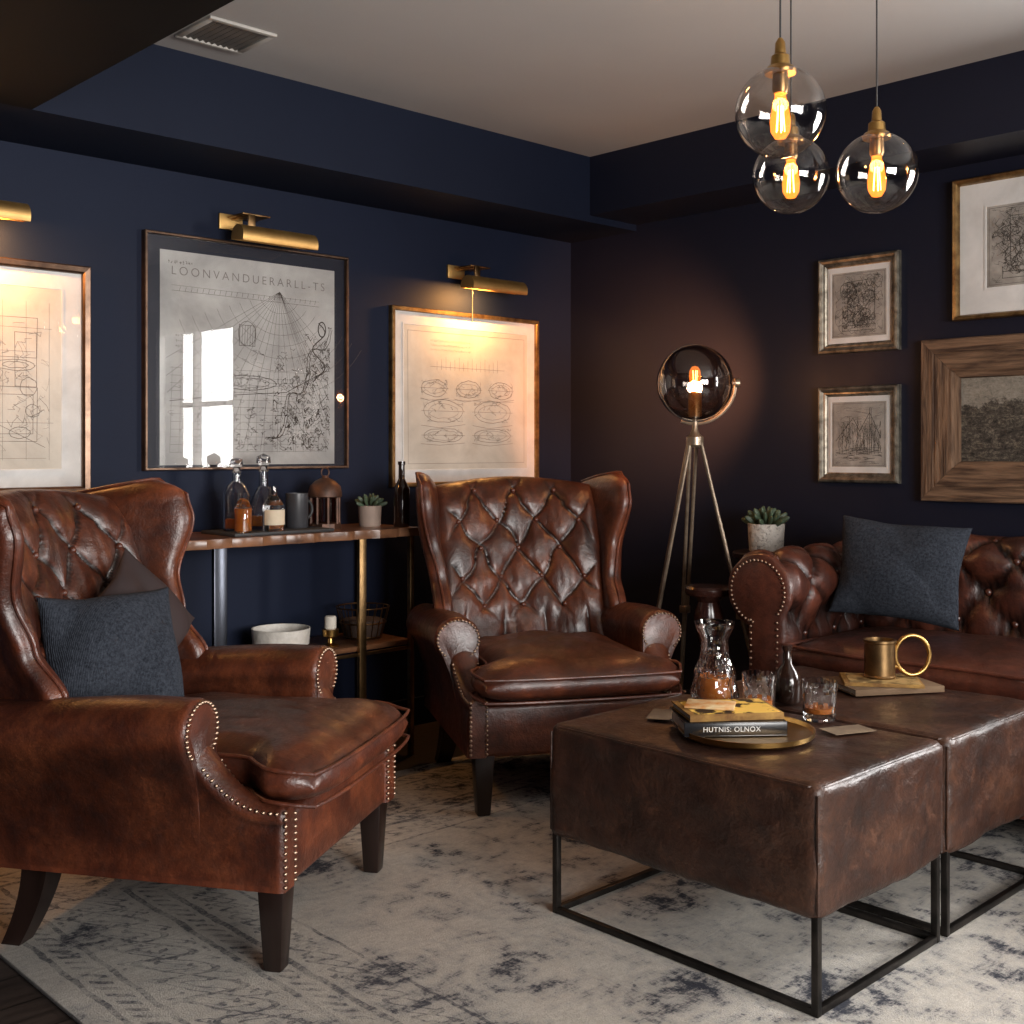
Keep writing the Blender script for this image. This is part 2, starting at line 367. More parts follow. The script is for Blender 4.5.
def text_mesh(txt,size,name,m,parent,M,space=1.0,off=0.0):
    cu=bpy.data.curves.new('t','FONT'); cu.body=txt; cu.size=size; cu.align_x='CENTER'; cu.align_y='CENTER'; cu.space_character=space; cu.offset=off
    t=bpy.data.objects.new('t',cu); COL.objects.link(t); bpy.context.view_layer.update()
    dg=bpy.context.evaluated_depsgraph_get(); me=bpy.data.meshes.new_from_object(t.evaluated_get(dg))
    bpy.data.objects.remove(t); me.transform(M); me.name=name; me.materials.clear(); me.materials.append(m)
    o=bpy.data.objects.new(name,me); COL.objects.link(o); o.parent=parent; return o
def sstep(a,b,x):
    t=min(1,max(0,(x-a)/(b-a))); return t*t*(3-2*t)
def lerp(a,b,t): return a+(b-a)*t
def interp(tab,x):
    if x<=tab[0][0]: return tab[0][1]
    for (a,p),(b,q) in zip(tab,tab[1:]):
        if x<=b:
            t=(x-a)/(b-a); t=t*t*(3-2*t); return p+(q-p)*t
    return tab[-1][1]
def puff(mb,P,nu,nv,tf,tb,toward,p=6):
    toward=Vector(toward)
    def sm(i,n): s=i/n; return .55*s+.45*(.5-.5*math.cos(pi*s))
    def E(u,v): return (max(0,1-abs(2*u-1)**p)*max(0,1-abs(2*v-1)**p))**.5
    def N(u,v):
        e=1e-3; a=P(min(1,u+e),v)-P(max(0,u-e),v); b=P(u,min(1,v+e))-P(u,max(0,v-e)); n=a.cross(b).normalized()
        return n if n.dot(toward)>0 else -n
    vs=[];F={};B={}
    for i in range(nu+1):
        for j in range(nv+1):
            u,v=sm(i,nu),sm(j,nv); q=P(u,v); edge=i in(0,nu) or j in(0,nv)
            if edge: F[i,j]=B[i,j]=len(vs); vs.append(q)
            else:
                n=N(u,v); e=E(u,v)
                F[i,j]=len(vs); vs.append(q+n*tf(u,v)*e)
                B[i,j]=len(vs); vs.append(q-n*tb(u,v)*e)
    fs=[]
    for i in range(nu):
        for j in range(nv):
            fs.append((F[i,j],F[i+1,j],F[i+1,j+1],F[i,j+1])); fs.append((B[i,j],B[i,j+1],B[i+1,j+1],B[i+1,j]))
    mb.add(vs,fs)
    return lambda u,v:(P(u,v)+N(u,v)*tf(u,v)*E(u,v), N(u,v))
def tuft(x,z,sx,sz,pw=.38,jit=.0):
    if jit:
        q=noise.noise(Vector((x*9,z*9,3.1))); r=noise.noise(Vector((x*9+9,z*9,1.7))); x+=q*jit; z+=r*jit
    a=x/sx+z/sz; b=x/sx-z/sz
    return (abs(math.sin(pi*a))*abs(math.sin(pi*b)))**pw
# ------------------------------------------------------------ room
CZ=2.52; SB=2.227; W,S=-5.2,-6.4
def struct(name,mb,m,label=None):
    o=mb.obj(name,m,None,smooth=False); o['kind']='structure'
    if label: o['label']=label
    return o
def slab(mb,x0,x1,y0,y1,z0,z1): return mb.box(((x0+x1)/2,(y0+y1)/2,(z0+z1)/2),(x1-x0,y1-y0,z1-z0))
struct('floor',slab(MB(),W-.1,.1,S-.1,.1,-.1,0),M_floor)
struct('ceiling',slab(MB(),W-.1,.1,S-.1,.1,CZ,CZ+.1),M_ceil)
struct('wall_north',slab(MB(),W-.1,.1,0,.1,0,CZ),M_navy)
mb=MB(); wy0,wy1,wz0,wz1=-4.45,-3.25,.95,2.12
slab(mb,0,.1,S,wy0,0,CZ);slab(mb,0,.1,wy1,0,0,CZ);slab(mb,0,.1,wy0,wy1,0,wz0);slab(mb,0,.1,wy0,wy1,wz1,CZ)
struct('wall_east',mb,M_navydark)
struct('wall_west',slab(MB(),W-.1,W,S,0,0,CZ),M_navy)
mb=MB(); vx0,vx1,vz0,vz1=-4.4,-1.9,.8,2.12
slab(mb,W,vx0,S-.1,S,0,CZ);slab(mb,vx1,0,S-.1,S,0,CZ);slab(mb,vx0,vx1,S-.1,S,0,vz0);slab(mb,vx0,vx1,S-.1,S,vz1,CZ)
struct('wall_south',mb,M_navy)
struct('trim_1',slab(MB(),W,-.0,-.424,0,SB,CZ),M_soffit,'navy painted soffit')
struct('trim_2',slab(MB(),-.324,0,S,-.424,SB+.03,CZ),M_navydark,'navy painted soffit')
struct('trim_3',slab(MB(),W,-2.816,S,-.424,SB,CZ),M_bulk,'dark dropped ceiling section')
struct('baseboard_north',slab(MB(),W,0,-.015,0,0,.12),M_navy)
struct('baseboard_east',slab(MB(),-.015,0,S,-.015,0,.12),M_navydark)
def window(name,along,a0,a1,z0,z1,pos):
    mb=MB(); t=.05
    def bar(p0,p1,q0,q1):
        if along=='y': slab(mb,pos+.02,pos+.07,p0,p1,q0,q1)
        else: slab(mb,p0,p1,pos-.07,pos-.02,q0,q1)
    bar(a0,a0+t,z0,z1);bar(a1-t,a1,z0,z1);bar(a0+t,a1-t,z0,z0+t);bar(a0+t,a1-t,z1-t,z1)
    m=(a0+a1)/2; bar(m-.02,m+.02,z0+t,z1-t)
    zm=(z0+z1)/2; bar(a0+t,m-.02,zm-.015,zm+.015); bar(m+.02,a1-t,zm-.015,zm+.015)
    struct(name,mb,M_white)
window('window_1','y',wy0,wy1,wz0,wz1,0); window('window_fill_2','x',vx0,vx1,vz0,vz1,S)  # the south window is added behind the camera to give fill light
rx0,rx1,ry0,ry1=-3.17,-.03,-4.9,-.56
hx,hy=(rx1-rx0)/2,(ry1-ry0)/2
rug=MB().box((0,0,.006),(hx*2,hy*2,.012),.004).obj('area_rug',rug_mat(hx,hy),None,loc=((rx0+rx1)/2,(ry0+ry1)/2,0.0))
tag(rug,'distressed ivory rug with faded navy floral pattern and border','rug')
RZ=.013
v=thing('ceiling_vent',(-2.30,-.665,CZ),'grey metal air vent with slats in the ceiling','vent')
mb=MB()
for (cx,cy,dx,dy) in ((0,.105,.235,.02),(0,-.105,.235,.02),(.108,0,.02,.19),(-.108,0,.02,.19)): mb.box((cx,cy,-.005),(dx,dy,.01),.002)
mb.obj('vent_frame',mat('vent_paint',(.38,.36,.33),.6),v)
mb=MB()
for i in range(9): mb.box((-.085+i*.0212,0,-.004),(.012,.19,.003),rot=Euler((0,.6,0)))
mb.obj('louvre',M_grey,v)
MB().box((0,0,-.0008),(.2,.19,.0015)).obj('duct_shade_panel',M_black,v)  # black sheet standing in for the shade inside the duct
# ------------------------------------------------------------ wing chair
XS=1.06
BS=-.115
def build_wing_chair(loc,rz):
    T=thing('wing_chair',loc,'','armchair',rz)
    mb=MB(); mb.box((0,-.40,.275),(.69,.78,.175),.02,seg=3); mb.obj('seat_frame',M_chair,T,sx=XS)
    Y0_,Y1_=-.205,-.02
    RB=.076; TOP=.620; CX=.346
    def tt(y): return min(1,max(0,(y-Y0_)/(Y1_-Y0_)))
    def Hp(y): return .388+.120*(1-tt(y))**2.3
    def rp(y): return lerp(.030,.046,(1-tt(y))**1.5)
    for s in (1,-1):
        # (y, mode) mode 0 = rolled arm, 1 = narrow front panel below the scroll
        st=[(-.82+.025*i,0) for i in range(24)]+[(-.235,0),(-.222,0),(-.213,0),(-.208,0),(Y0_,0)]+[(Y0_+.0008+(Y1_-Y0_-.0008)*(i/34)**1.5,1) for i in range(35)]+[(-.014,1),(-.008,1),(-.003,1),(0,1)]
        secs=[]
        for y,md in st:
            if md==0:
                h=.590+.03*sstep(-.8,-.3,y); r=RB; cx=CX; sh=.008*sstep(-.217,Y0_,y); inn=.276
            else:
                h=Hp(y); r=rp(y); cx=lerp(.322,.326,1-tt(y)); sh=.007*sstep(-.012,0,y); inn=cx-r*.95
            cz=h-r
            o=[(inn+sh,.195),(inn+sh,max(.22,cz-.06)),(inn+sh*.5,cz-.012)]
            for k in range(25):
                a=math.radians(172-k*(197/24)); q=1.0 if y>-.3 else 1+.03*noise.noise(Vector((s*2,y*7,a*1.5)))
                o.append((cx+(r*q-sh)*math.cos(a),cz+(r*q-sh)*math.sin(a)))
            ex,ez=o[-1]; bz_=max(.22,min(ez-.01,.30))
            for i in range(1,7):
                t=i/6; o.append((lerp(ex,.356-(sh if md else 0),1-(1-t)**2.2),lerp(ez,bz_,t)))
            o+=[(.355-(sh if md else 0),.21),(.355-(sh if md else 0),.195)]
            secs.append([Vector((s*x,y,z)) for x,z in o])
        mb=MB(); mb.loft(secs); a=mb.obj('arm',M_chair,T,sx=XS,angle=55)
        nb=MB()
        def nail(x,y,z): nb.ball((s*x,y,z),.0050,8,5)
        for k in range(27):
            an=math.radians(-48+k*(276/26)); nail(CX+(RB-.009)*math.cos(an),Y0_+.001,TOP-RB+(RB-.009)*math.sin(an))
        pts=[]; L=0; last=None
        N=600
        for i in range(N+1):
            y=Y0_+.004+(Y1_-Y0_-.004)*(i/N)**1.5; p=(y,Hp(y))
            if last: L+=math.dist(p,last)
            last=p; pts.append((L,y))
        cnt=int(L/.0155)
        for k in range(1,cnt+1):
            tgt=L*k/cnt; y=next(yy for (l,yy) in pts if l>=tgt-1e-9); h,r=Hp(y),rp(y); cx=lerp(.322,.326,1-tt(y)); cz=h-r
            for an in (25,155): nail(cx+r*math.cos(math.radians(an)),y+.001,cz+r*math.sin(math.radians(an)))
        for i in range(12):
            z=.374-i*.0152; nail(.297,.001,z); nail(.347,.001,z)
        nb.obj('nailhead_trim',M_nail,a,sx=XS,label='antique brass nailheads',stuff=True)
    mb=MB()
    def PB(u,v):
        x=(u-.5)*.63; top=1.050+.022*math.cos(x*6); z=.33+(top-.33)*v
        return Vector((x,BS-.600-.235*max(0,(z-.4))/.65+.085*(x/.315)**2-.03*max(0,v-.85)/.15,z))
    SX,SZ=.165,.215
    def tf(u,v):
        q=PB(u,v); f=sstep(.5,.6,q.z); tz=tuft(q.x,q.z-1.0,SX,SZ,.31,.028)
        pl=abs(math.cos(pi*q.x/SX))**.5
        edge=1-max(sstep(.82,1,abs(2*u-1)),sstep(.88,1,v))
        wr=.007*noise.noise(q*12)+.0035*noise.noise(Vector((q.x*36,q.z*12,5)))
        return .038+(.029*(f*tz+(1-f)*pl*.7)+wr)*edge+.028*(1-edge)
    sf=puff(mb,PB,120,130,tf,lambda u,v:.035,(0,1,0),p=10)
    b=mb.obj('backrest',M_chair,T,sx=XS,angle=80)
    bp=[]
    for r in range(0,5):
        z=1.0-SZ/2*r
        for k in range(-2,3):
            x=k*SX+(SX/2 if r%2 else 0)
            if abs(x)>.26: continue
            v=.5
            for _ in range(30):
                q=PB(x/.63+.5,v); v+=(z-q.z)/.73
            pt,n=sf(x/.63+.5,v); bp.append(pt+n*.0)
    buttons(bp,.0105,b,M_chair,XS)
    yf=[(0,-.36),(.15,-.46),(.35,-.540),(.55,-.575),(.8,-.545),(.92,-.565),(1,-.66)]
    for s in (1,-1):
        def PW(u,v):
            ztop=1.098-.045*(1-u)
            z=.50+(ztop-.50)*v
            yr=-.68-.21*v; y=yr+(interp(yf,v)-yr)*u+BS
            x=.296+.026*u+.060*u**3*sstep(.25,.85,v)+.01*v
            return Vector((s*x,y,z))
        mb=MB(); puff(mb,PW,40,50,lambda u,v:.026+.014*sstep(.6,1,u)+.003*noise.noise(Vector((u*5,v*8,s))),lambda u,v:.023+.013*sstep(.6,1,u),(s,0,0),p=9)
        w=mb.obj('wing',M_chair,T,sx=XS,angle=80)
        pb=MB(); pb.tube([PW(1,v/40)+Vector((0,.003,0)) for v in range(41)]+[PW(1-u/16,1)+Vector((0,0,.003)) for u in range(1,17)],.005,8)
        pb.obj('piping',M_chair,w,sx=XS)
    def hw(y): return .264+.074*sstep(-.13,-.03,y)
    def PC(u,v):
        y=-.66+.735*v; return Vector(((2*u-1)*(hw(y)-.025*sstep(.9,1,v)),y-.02*abs(2*u-1)**4*v,.430+.008*math.sin(v*3)-.010*sstep(.85,1,v)))
    mb=MB(); puff(mb,PC,70,70,lambda u,v:.058+.028*math.sin(pi*min(1,max(0,u)))*math.sin(pi*v)**.8+.010*noise.noise(Vector((u*4,v*4,.3)))+.005*noise.noise(Vector((u*12,v*8,2.3))),lambda u,v:.060,(0,0,1),p=8)
    c=mb.obj('seat_cushion',M_chair,T,sx=XS,angle=75)
    path=[PC(0,j/20) for j in range(20)]+[PC(j/16,1) for j in range(16)]+[PC(1,1-j/20) for j in range(20)]+[PC(1-j/16,0) for j in range(16)]
    pb=MB()
    for dz in (.033,-.040): pb.tube([p+Vector((0,0,dz)) for p in path],.005,8,closed=True)
    pb.obj('piping',M_chair,c,sx=XS)
    for s in (1,-1):
        mb=MB(); mb.box((s*.30,-.045,.1),(.064,.066,.2),.005,taper=.66); mb.obj('leg',M_dwood,T,sx=XS)
    for s in (1,-1):
        mb=MB(); secs=[]
        for i in range(9):
            t=i/8; z=.22*(1-t); y=-.66-.060*t**1.8; x=.285+.02*t**2; h=.036-.011*t
            secs.append([Vector((s*x+dx*h,y+dy*h,z)) for dx,dy in ((-1,-1),(1,-1),(1,1),(-1,1))])
        mb.loft(secs); mb.obj('leg',M_dwood,T,sx=XS)
    return T
A1=math.atan2(-.54,-.84); A2=math.atan2(.495,-.87)
C1=(-2.452,-1.527,RZ)
ch1=build_wing_chair(C1,A1)
ch1['label']='chestnut leather wingback armchair holding a navy linen pillow'
ch2=copy_thing(ch1,(-1.392,-1.355,RZ),A2,'button-tufted chestnut leather wingback armchair with empty seat')
for c in (ch1,ch2): c['group']='pair of leather wingback chairs'
# ------------------------------------------------------------ pillows
def pillow(name,w,h,t,m,loc,R,label):
    mb=MB()
    def P(u,v):
        a,b=2*u-1,2*v-1
        return Vector((a*w/2*(1-.08*(1-b*b)),.010*math.sin(5*a+3*b),b*h/2*(1-.08*(1-a*a))))
    puff(mb,P,44,44,lambda u,v:t*(1+.10*math.sin(9*u+4*v)+.16*noise.noise(Vector((u*4,v*4,w*9)))),lambda u,v:t,(0,-1,0),p=2.2)
    o=mb.obj(name,m,None,angle=90)
    o.rotation_euler=R.to_euler(); o.location=loc
    return tag(o,label,'pillow')
Mc=Matrix.Translation(C1)@Matrix.Rotation(A1,4,'Z')
def chair_pillow(name,w,h,t,m,l,rx,ry,rzz,label):
    R=(Mc.to_3x3()@Matrix.Rotation(rx,3,'X')@Matrix.Rotation(rzz,3,'Z')@Matrix.Rotation(ry,3,'Y'))
    return pillow(name,w,h,t,m,Mc@Vector(l),R,label)
chair_pillow('throw_pillow',.36,.34,.075,M_linen,(.10,-.600,.655),.40,-.22,-.58,'navy blue linen throw pillow on a leather armchair')
chair_pillow('throw_pillow',.30,.30,.035,M_plum,(-.12,-.655,.715),.36,.6,-.25,'dark plum throw pillow tucked behind a linen pillow')
# ------------------------------------------------------------ sofa
SF=-.82
sofa=thing('chesterfield_sofa',(SF,-2.60,RZ),'dark brown tufted leather chesterfield sofa against the wall','sofa',pi/2)
MB().box((0,-.39,.26),(2.04,.74,.30),.02).obj('base',M_sofa,sofa)
for s in (1,-1):
    mb=MB()
    def PS(u,v,s=s): return Vector((s*(.008+.815*u),-.535+.55*v,.495+.004*math.sin(7*u)))
    puff(mb,PS,60,40,lambda u,v:.060+.032*math.sin(pi*u)*math.sin(pi*v)+.006*noise.noise(Vector((u*7,v*5,.3))),lambda u,v:.075,(0,0,1),p=8)
    c=mb.obj('seat_cushion',M_sofa,sofa,angle=75)
    path=[PS(0,j/16) for j in range(16)]+[PS(j/20,1) for j in range(20)]+[PS(1,1-j/16) for j in range(16)]+[PS(1-j/20,0) for j in range(20)]
    pb=MB()
    for dz in (.034,-.05): pb.tube([p+Vector((0,0,dz)) for p in path],.006,8,closed=True)
    pb.obj('piping',M_sofa,c)
def roll_outline(h,r,cx,inner,outer,z0):
    pts=[]; cz=h-r
    pts+=[(inner+(cx-r*.80-inner)*(i/14)**2,z0+(cz-.03-z0)*i/14) for i in range(14)]
    for k in range(40):
        a=math.radians(195-k*(262/39)); pts.append((cx+r*math.cos(a),cz+r*math.sin(a)))
    pts+=[(outer,cz-r*.95-(cz-r*.95-z0)*i/6) for i in range(1,7)]
    return pts
def tuft_roll(outline,b0,b1,n,mapf,sx,sz,amp,s0,s1,ph=0,endr=.02,sph=-.08):
    P2=[Vector(p) for p in outline]; N=len(P2); arc=[0]
    for i in range(1,N): arc.append(arc[-1]+(P2[i]-P2[i-1]).length)
    nor=[]
    for i in range(N):
        t=(P2[min(i+1,N-1)]-P2[max(i-1,0)]).normalized(); nor.append(Vector((-t.y,t.x)))
    secs=[]
    for j in range(n+1):
        b=b0+(b1-b0)*j/n; e=0
        dm=min(abs(b-b0),abs(b-b1))
        if dm<endr: e=endr*(1-math.sqrt(max(0,1-(1-dm/endr)**2)))
        sec=[]
        for i in range(N):
            mask=sstep(s0,s0+.04,arc[i])*(1-sstep(s1-.05,s1,arc[i]))*sstep(0,.05,dm)
            d=(amp*(tuft(b+ph,arc[i]+sph,sx,sz,.36,.018)-.6)+.005*noise.noise(Vector((b*14,arc[i]*14,1))))*mask-e
            q=P2[i]+nor[i]*d; sec.append(mapf(q.x,b,q.y))
        secs.append(sec)
    return MB().loft(secs),arc,P2,nor
def at_arc(s,arc,P2,nor):
    for i in range(1,len(arc)):
        if arc[i]>=s: return P2[i],nor[i]
    return P2[-1],nor[-1]
out=roll_outline(.885,.105,.665,.535,.75,.40)
mb,arc,P2,nor=tuft_roll(out,-.96,.96,240,lambda a,b,z:Vector((b,-a,z)),.20,.22,.040,.05,.56)
bk=mb.obj('backrest',M_sofa,sofa,angle=80)
bp=[]
for k in range(-5,6):
    for q in range(0,5):
        b=k*.20+(.10 if q%2 else 0); s=.08+.11*q
        if abs(b)>.9 or s<.1 or s>.53: continue
        p,n=at_arc(s,arc,P2,nor); p=p-n*.018; bp.append((b,-p.x,p.y))
buttons(bp,.013,bk,M_sofa)
AR=.132; ACX=.945; AH=.832
for s in (1,-1):
    out=roll_outline(AH,AR,ACX,.845,.990,.12)
    mb,arc,P2,nor=tuft_roll(out,-.76,0,120,lambda a,b,z:Vector((s*a,b,z)),.19,.22,.038,.30,.99,ph=.06,endr=.022)
    a=mb.obj('arm',M_sofa,sofa,angle=70)
    nb=MB(); rn=AR-.024
    for i in range(36):
        an=math.radians(220-i*(300/35)); nb.ball((s*(ACX+rn*math.cos(an)),.001,AH-AR+rn*math.sin(an)),.0052,8,5)
    for i in range(22):
        z=.60-.022*i; nb.ball((s*.972,.001,z),.0052,8,5); nb.ball((s*(.866),.001,z),.0052,8,5)
    nb.obj('nailhead_trim',M_nail,a,label='antique brass nailheads',stuff=True)
    bp=[]
    for k in range(0,6):
        for q in range(3,10):
            b=-.06-.19*k-(.095 if (q%2) else 0); ss=.08+.11*q
            if b>-.06 or b<-.66 or ss<.34 or ss>.95: continue
            p,n=at_arc(ss,arc,P2,nor); p=p-n*.016; bp.append((s*p.x,b,p.y))
    buttons(bp,.012,a,M_sofa)
for x in (.94,-.94):
    for y in (-.06,-.70):
        MB().lathe([(0,0),(.02,0),(.028,.03),(.022,.05),(.036,.08),(.036,.13),(0,.13)],(x,y,0),20).obj('foot',M_dwood,sofa)
Rp=Matrix.Rotation(-pi/2+.20,3,'Z')@Matrix.Rotation(-.26,3,'X')@Matrix.Rotation(.06,3,'Y')
pillow('throw_pillow',.44,.35,.085,M_linen,(-.475,-1.995,.785),Rp,'slate blue linen throw pillow resting on the leather sofa')
# ------------------------------------------------------------ ottomans
OH=.50
def ottoman(x0,x1,y0,y1,label):
    T=thing('ottoman_table',((x0+x1)/2,(y0+y1)/2,RZ),label,'ottoman',group='pair of leather ottoman tables')
    w,d=x1-x0,y1-y0; zb=.210-RZ; zt=OH-RZ; hz=(zt-zb)/2; r=.026
    mb=MB(); n=40; vs=[];fs=[];idx={}
    def g(i): 
        t=i/n*2-1; return math.copysign(abs(t)**.8,t)
    def vert(a,b,c):
        key=(round(a,5),round(b,5),round(c,5))
        if key in idx: return idx[key]
        p=Vector((a*w/2,b*d/2,c*hz)); core=Vector((max(-w/2+r,min(w/2-r,p.x)),max(-d/2+r,min(d/2-r,p.y)),max(-hz+r,min(hz-r,p.z))))
        dv=p-core
        if dv.length>1e-9: dv=dv.normalized()*r
        q=core+dv
        nn=Vector((a**7,b**7,c**7)).normalized()
        am=.55 if c>.95 else 1
        q+=nn*am*(noise.noise(q*6+Vector((x0*3,0,0)))*.007+noise.noise(q*15+Vector((x0*3,4,0)))*.004+noise.noise(q*34+Vector((x0*3,9,0)))*.0015)
        idx[key]=len(vs); vs.append(q+Vector((0,0,(zb+zt)/2))); return idx[key]
    for ax in range(3):
        for sg in (-1,1):
            for i in range(n):
                for j in range(n):
                    f=[]
                    for (ii,jj) in ((i,j),(i+1,j),(i+1,j+1),(i,j+1)):
                        co=[g(ii),g(jj)]; co.insert(ax,sg); f.append(vert(*co))
                    fs.append(f)
    mb.add(vs,fs); up=mb.obj('upholstered_block',M_otto,T,angle=70)
    sb=MB(); X,Y=w/2-r*.29,d/2-r*.29
    for sx_ in (1,-1):
        for sy_ in (1,-1): sb.tube([(sx_*X,sy_*Y,zb+.018),(sx_*X,sy_*Y,zt-.022)],.0040,6)
    k=r*.30
    sb.tube([(w/2-k,d/2-.03,zt-k),(w/2-.03,d/2-k,zt-k),(-w/2+.03,d/2-k,zt-k),(-w/2+k,d/2-.03,zt-k),(-w/2+k,-d/2+.03,zt-k),(-w/2+.03,-d/2+k,zt-k),(w/2-.03,-d/2+k,zt-k),(w/2-k,-d/2+.03,zt-k)],.0035,6,closed=True)
    sb.obj('seam',M_otto,up)
    for sx_ in (1,-1):
        for sy_ in (1,-1): MB().box((sx_*(w/2-.017),sy_*(d/2-.017),zb/2+.006),(.017,.017,zb+.012),.002).obj('leg',M_iron,T)
    fb=MB()
    for sy_ in (1,-1): fb.box((0,sy_*(d/2-.017),.009),(w-.034,.016,.016),.002)
    for sx_ in (1,-1): fb.box((sx_*(w/2-.017),0,.009),(.016,d-.034,.016),.002)
    fb.obj('frame_rails',M_iron,T)
    return T
ottoman(-2.065,-1.500,-2.655,-1.865,'brown leather block ottoman on black steel frame holding a tray')
ottoman(-1.482,-.895,-2.655,-1.865,'brown leather block ottoman on black steel frame beside the sofa')
CAMY=-math.radians(43.79)
def book(loc,w,d,h,rz,mcov,label,spine=None,mt=None,art=None):
    T=thing('book',loc,label,'book',rz)
    mb=MB(); mb.box((0,0,.0015),(w,d,.003),.001); mb.box((0,0,h-.0015),(w,d,.003),.001); mb.box((0,-d/2+.0015,h/2),(w,.003,h-.004),.001)
    mb.obj('cover',mcov,T)
    MB().box((0,.002,h/2),(w-.01,d-.012,h-.0065)).obj('pages',M_paper,T)
    if art: MB().box((w*.02,0,h+.0003),(w*.90,d*.9,.0006)).obj('cover_picture',art,T)
    if spine:
        text_mesh(spine,h*.50,'spine_lettering',mt or M_white,T,Matrix.Translation((-.01,-d/2-.0006,h/2))@Matrix.Rotation(pi/2,4,'X'),space=1.1)
    return T
OT=OH+.0055
tray=MB().lathe([(0,0),(.155,0),(.163,.006),(.165,.018),(.161,.018),(.158,.008),(0,.006)],(0,0,0),64).obj('serving_tray',M_brass,None,loc=(-1.815,-2.30,OT))
tag(tray,'round polished brass tray on the leather ottoman','tray')
bz=OT+.0085
book((-1.825,-2.25,bz),.25,.18,.034,CAMY+.06,M_black,'thick black hardcover book on the brass tray','HUTNIS: OLNOX')
M_yel=mat('ochre_cover',(.34,.20,.06),.8,base2=(.14,.07,.03),ns=18,spec=.05)
M_coll=mat('cover_photo_print',(.72,.45,.10),.9,base2=(.04,.025,.015),ns=20,lo=.46,hi=.53,spec=.04)
M_coll2=mat('gold_map_print',(.36,.24,.10),.9,base2=(.11,.07,.03),ns=26,lo=.42,hi=.58,spec=.04)
book((-1.82,-2.245,bz+.0345),.235,.165,.016,CAMY+.14,M_yel,'thin illustrated paperback with yellow cover on black book',art=M_coll)
book((-1.845,-2.215,bz+.052),.12,.09,.005,CAMY-.25,mat('orange_booklet',(.60,.48,.28),.9,base2=(.50,.20,.05),ns=22,spec=.04),'small orange booklet on top of a paperback')
dec=thing('decanter',(-1.575,-2.03,OT),'cut crystal whiskey decanter with amber liquid','decanter')
def dprof(z): return interp([(0,.060),(.02,.067),(.075,.058),(.145,.038),(.165,.036),(.218,.054)],z)
MB().lathe([(0,0)]+[(dprof(z),z) for z in [.0055*i for i in range(41)]]+[(.0535,.222),(.0505,.222)]+[(dprof(z)-.006,z) for z in [.215-.0082*i for i in range(25)]]+[(0,.012)],(0,0,0),48,mod=lambda a,z:1-(.085*abs(math.sin(5*a+55*z))*abs(math.sin(5*a-55*z)) if .008<z<.14 else 0)).obj('decanter_body',M_glass,dec,angle=8)
MB().lathe([(0,.013),(.046,.015),(.0535,.03),(.048,.072),(0,.072)],(0,0,0),32).obj('whiskey',M_whiskey,dec)
def tumbler(loc,lab,r=.046,h=.100):
    T=thing('whiskey_tumbler',loc,lab,'glass',group='tumblers on the ottoman')
    MB().lathe([(0,0),(r*.85,0),(r*.88,.004)]+[(r*lerp(.88,1,z/h),z) for z in [.008+.007*i for i in range(12)]]+[(r,h),(r-.0028,h),(r*.84,.018),(0,.016)],(0,0,0),40,mod=lambda a,z:1-(.055*abs(math.sin(5*a+50*z))*abs(math.sin(5*a-50*z)) if .004<z<.075 else 0)).obj('glass_body',M_glass,T,angle=8)
    MB().lathe([(0,.0175),(r*.78,.0195),(r*.80,.032),(0,.032)],(0,0,0),28).obj('whiskey',M_whiskey,T); return T
t1=tumbler((-1.548,-2.340,OT),'cut glass tumbler with a little whiskey')
t2=copy_thing(t1,(-1.575,-2.175,OT),.3)
db=thing('small_bottle',(-1.425,-2.165,OT),'small dark brown glass bottle with narrow neck','bottle')
MB().lathe([(0,0),(.036,0),(.039,.006),(.039,.06),(.03,.085),(.014,.105),(.011,.14),(.014,.142),(.014,.155),(0,.155)],(0,0,0),28).obj('bottle_body',mat('dark_amber',(.02,.009,.006),.15),db)
b3=book((-1.06,-2.25,OT),.28,.20,.018,CAMY+.22,mat('tan_cover',(.14,.09,.055),.8,spec=.1),'tan hardcover book lying flat on the ottoman')
b4=book((-1.075,-2.255,OT+.0185),.22,.16,.009,CAMY-.18,M_yel,'slim ochre book stacked on a tan book',art=M_coll2)
cz_=OT+.0285
cup=thing('brass_candle_holder',(-1.055,-2.24,cz_),'aged brass cylinder holder with large ring handle','candle holder',CAMY)
MB().lathe([(0,0),(.046,0),(.048,.004),(.044,.008),(.044,.100),(.047,.103),(.047,.110),(.041,.110),(.040,.02),(0,.02)],(0,0,0),40).obj('cylinder',M_brassd,cup)
mb=MB(); mb.tube([(.096+.050*math.cos(a),0,.064+.058*math.sin(a)) for a in [2*pi*i/36 for i in range(36)]],.0065,10,closed=True)
mb.tube([(.044,0,.03),(.054,0,.03)],.006,8)
mb.obj('ring_handle',M_brass,cup)
for (x,y,r,l) in ((-1.80,-2.03,.5,'folded tan paper sheet on the ottoman'),(-1.60,-2.45,-.4,'loose tan paper sheet beside the tray')):
    p=MB().box((0,0,.0008),(.12,.07,.0012)).obj('paper_sheet',M_card,None,loc=(x,y,OT),rot=(0,0,r)); tag(p,l,'paper')
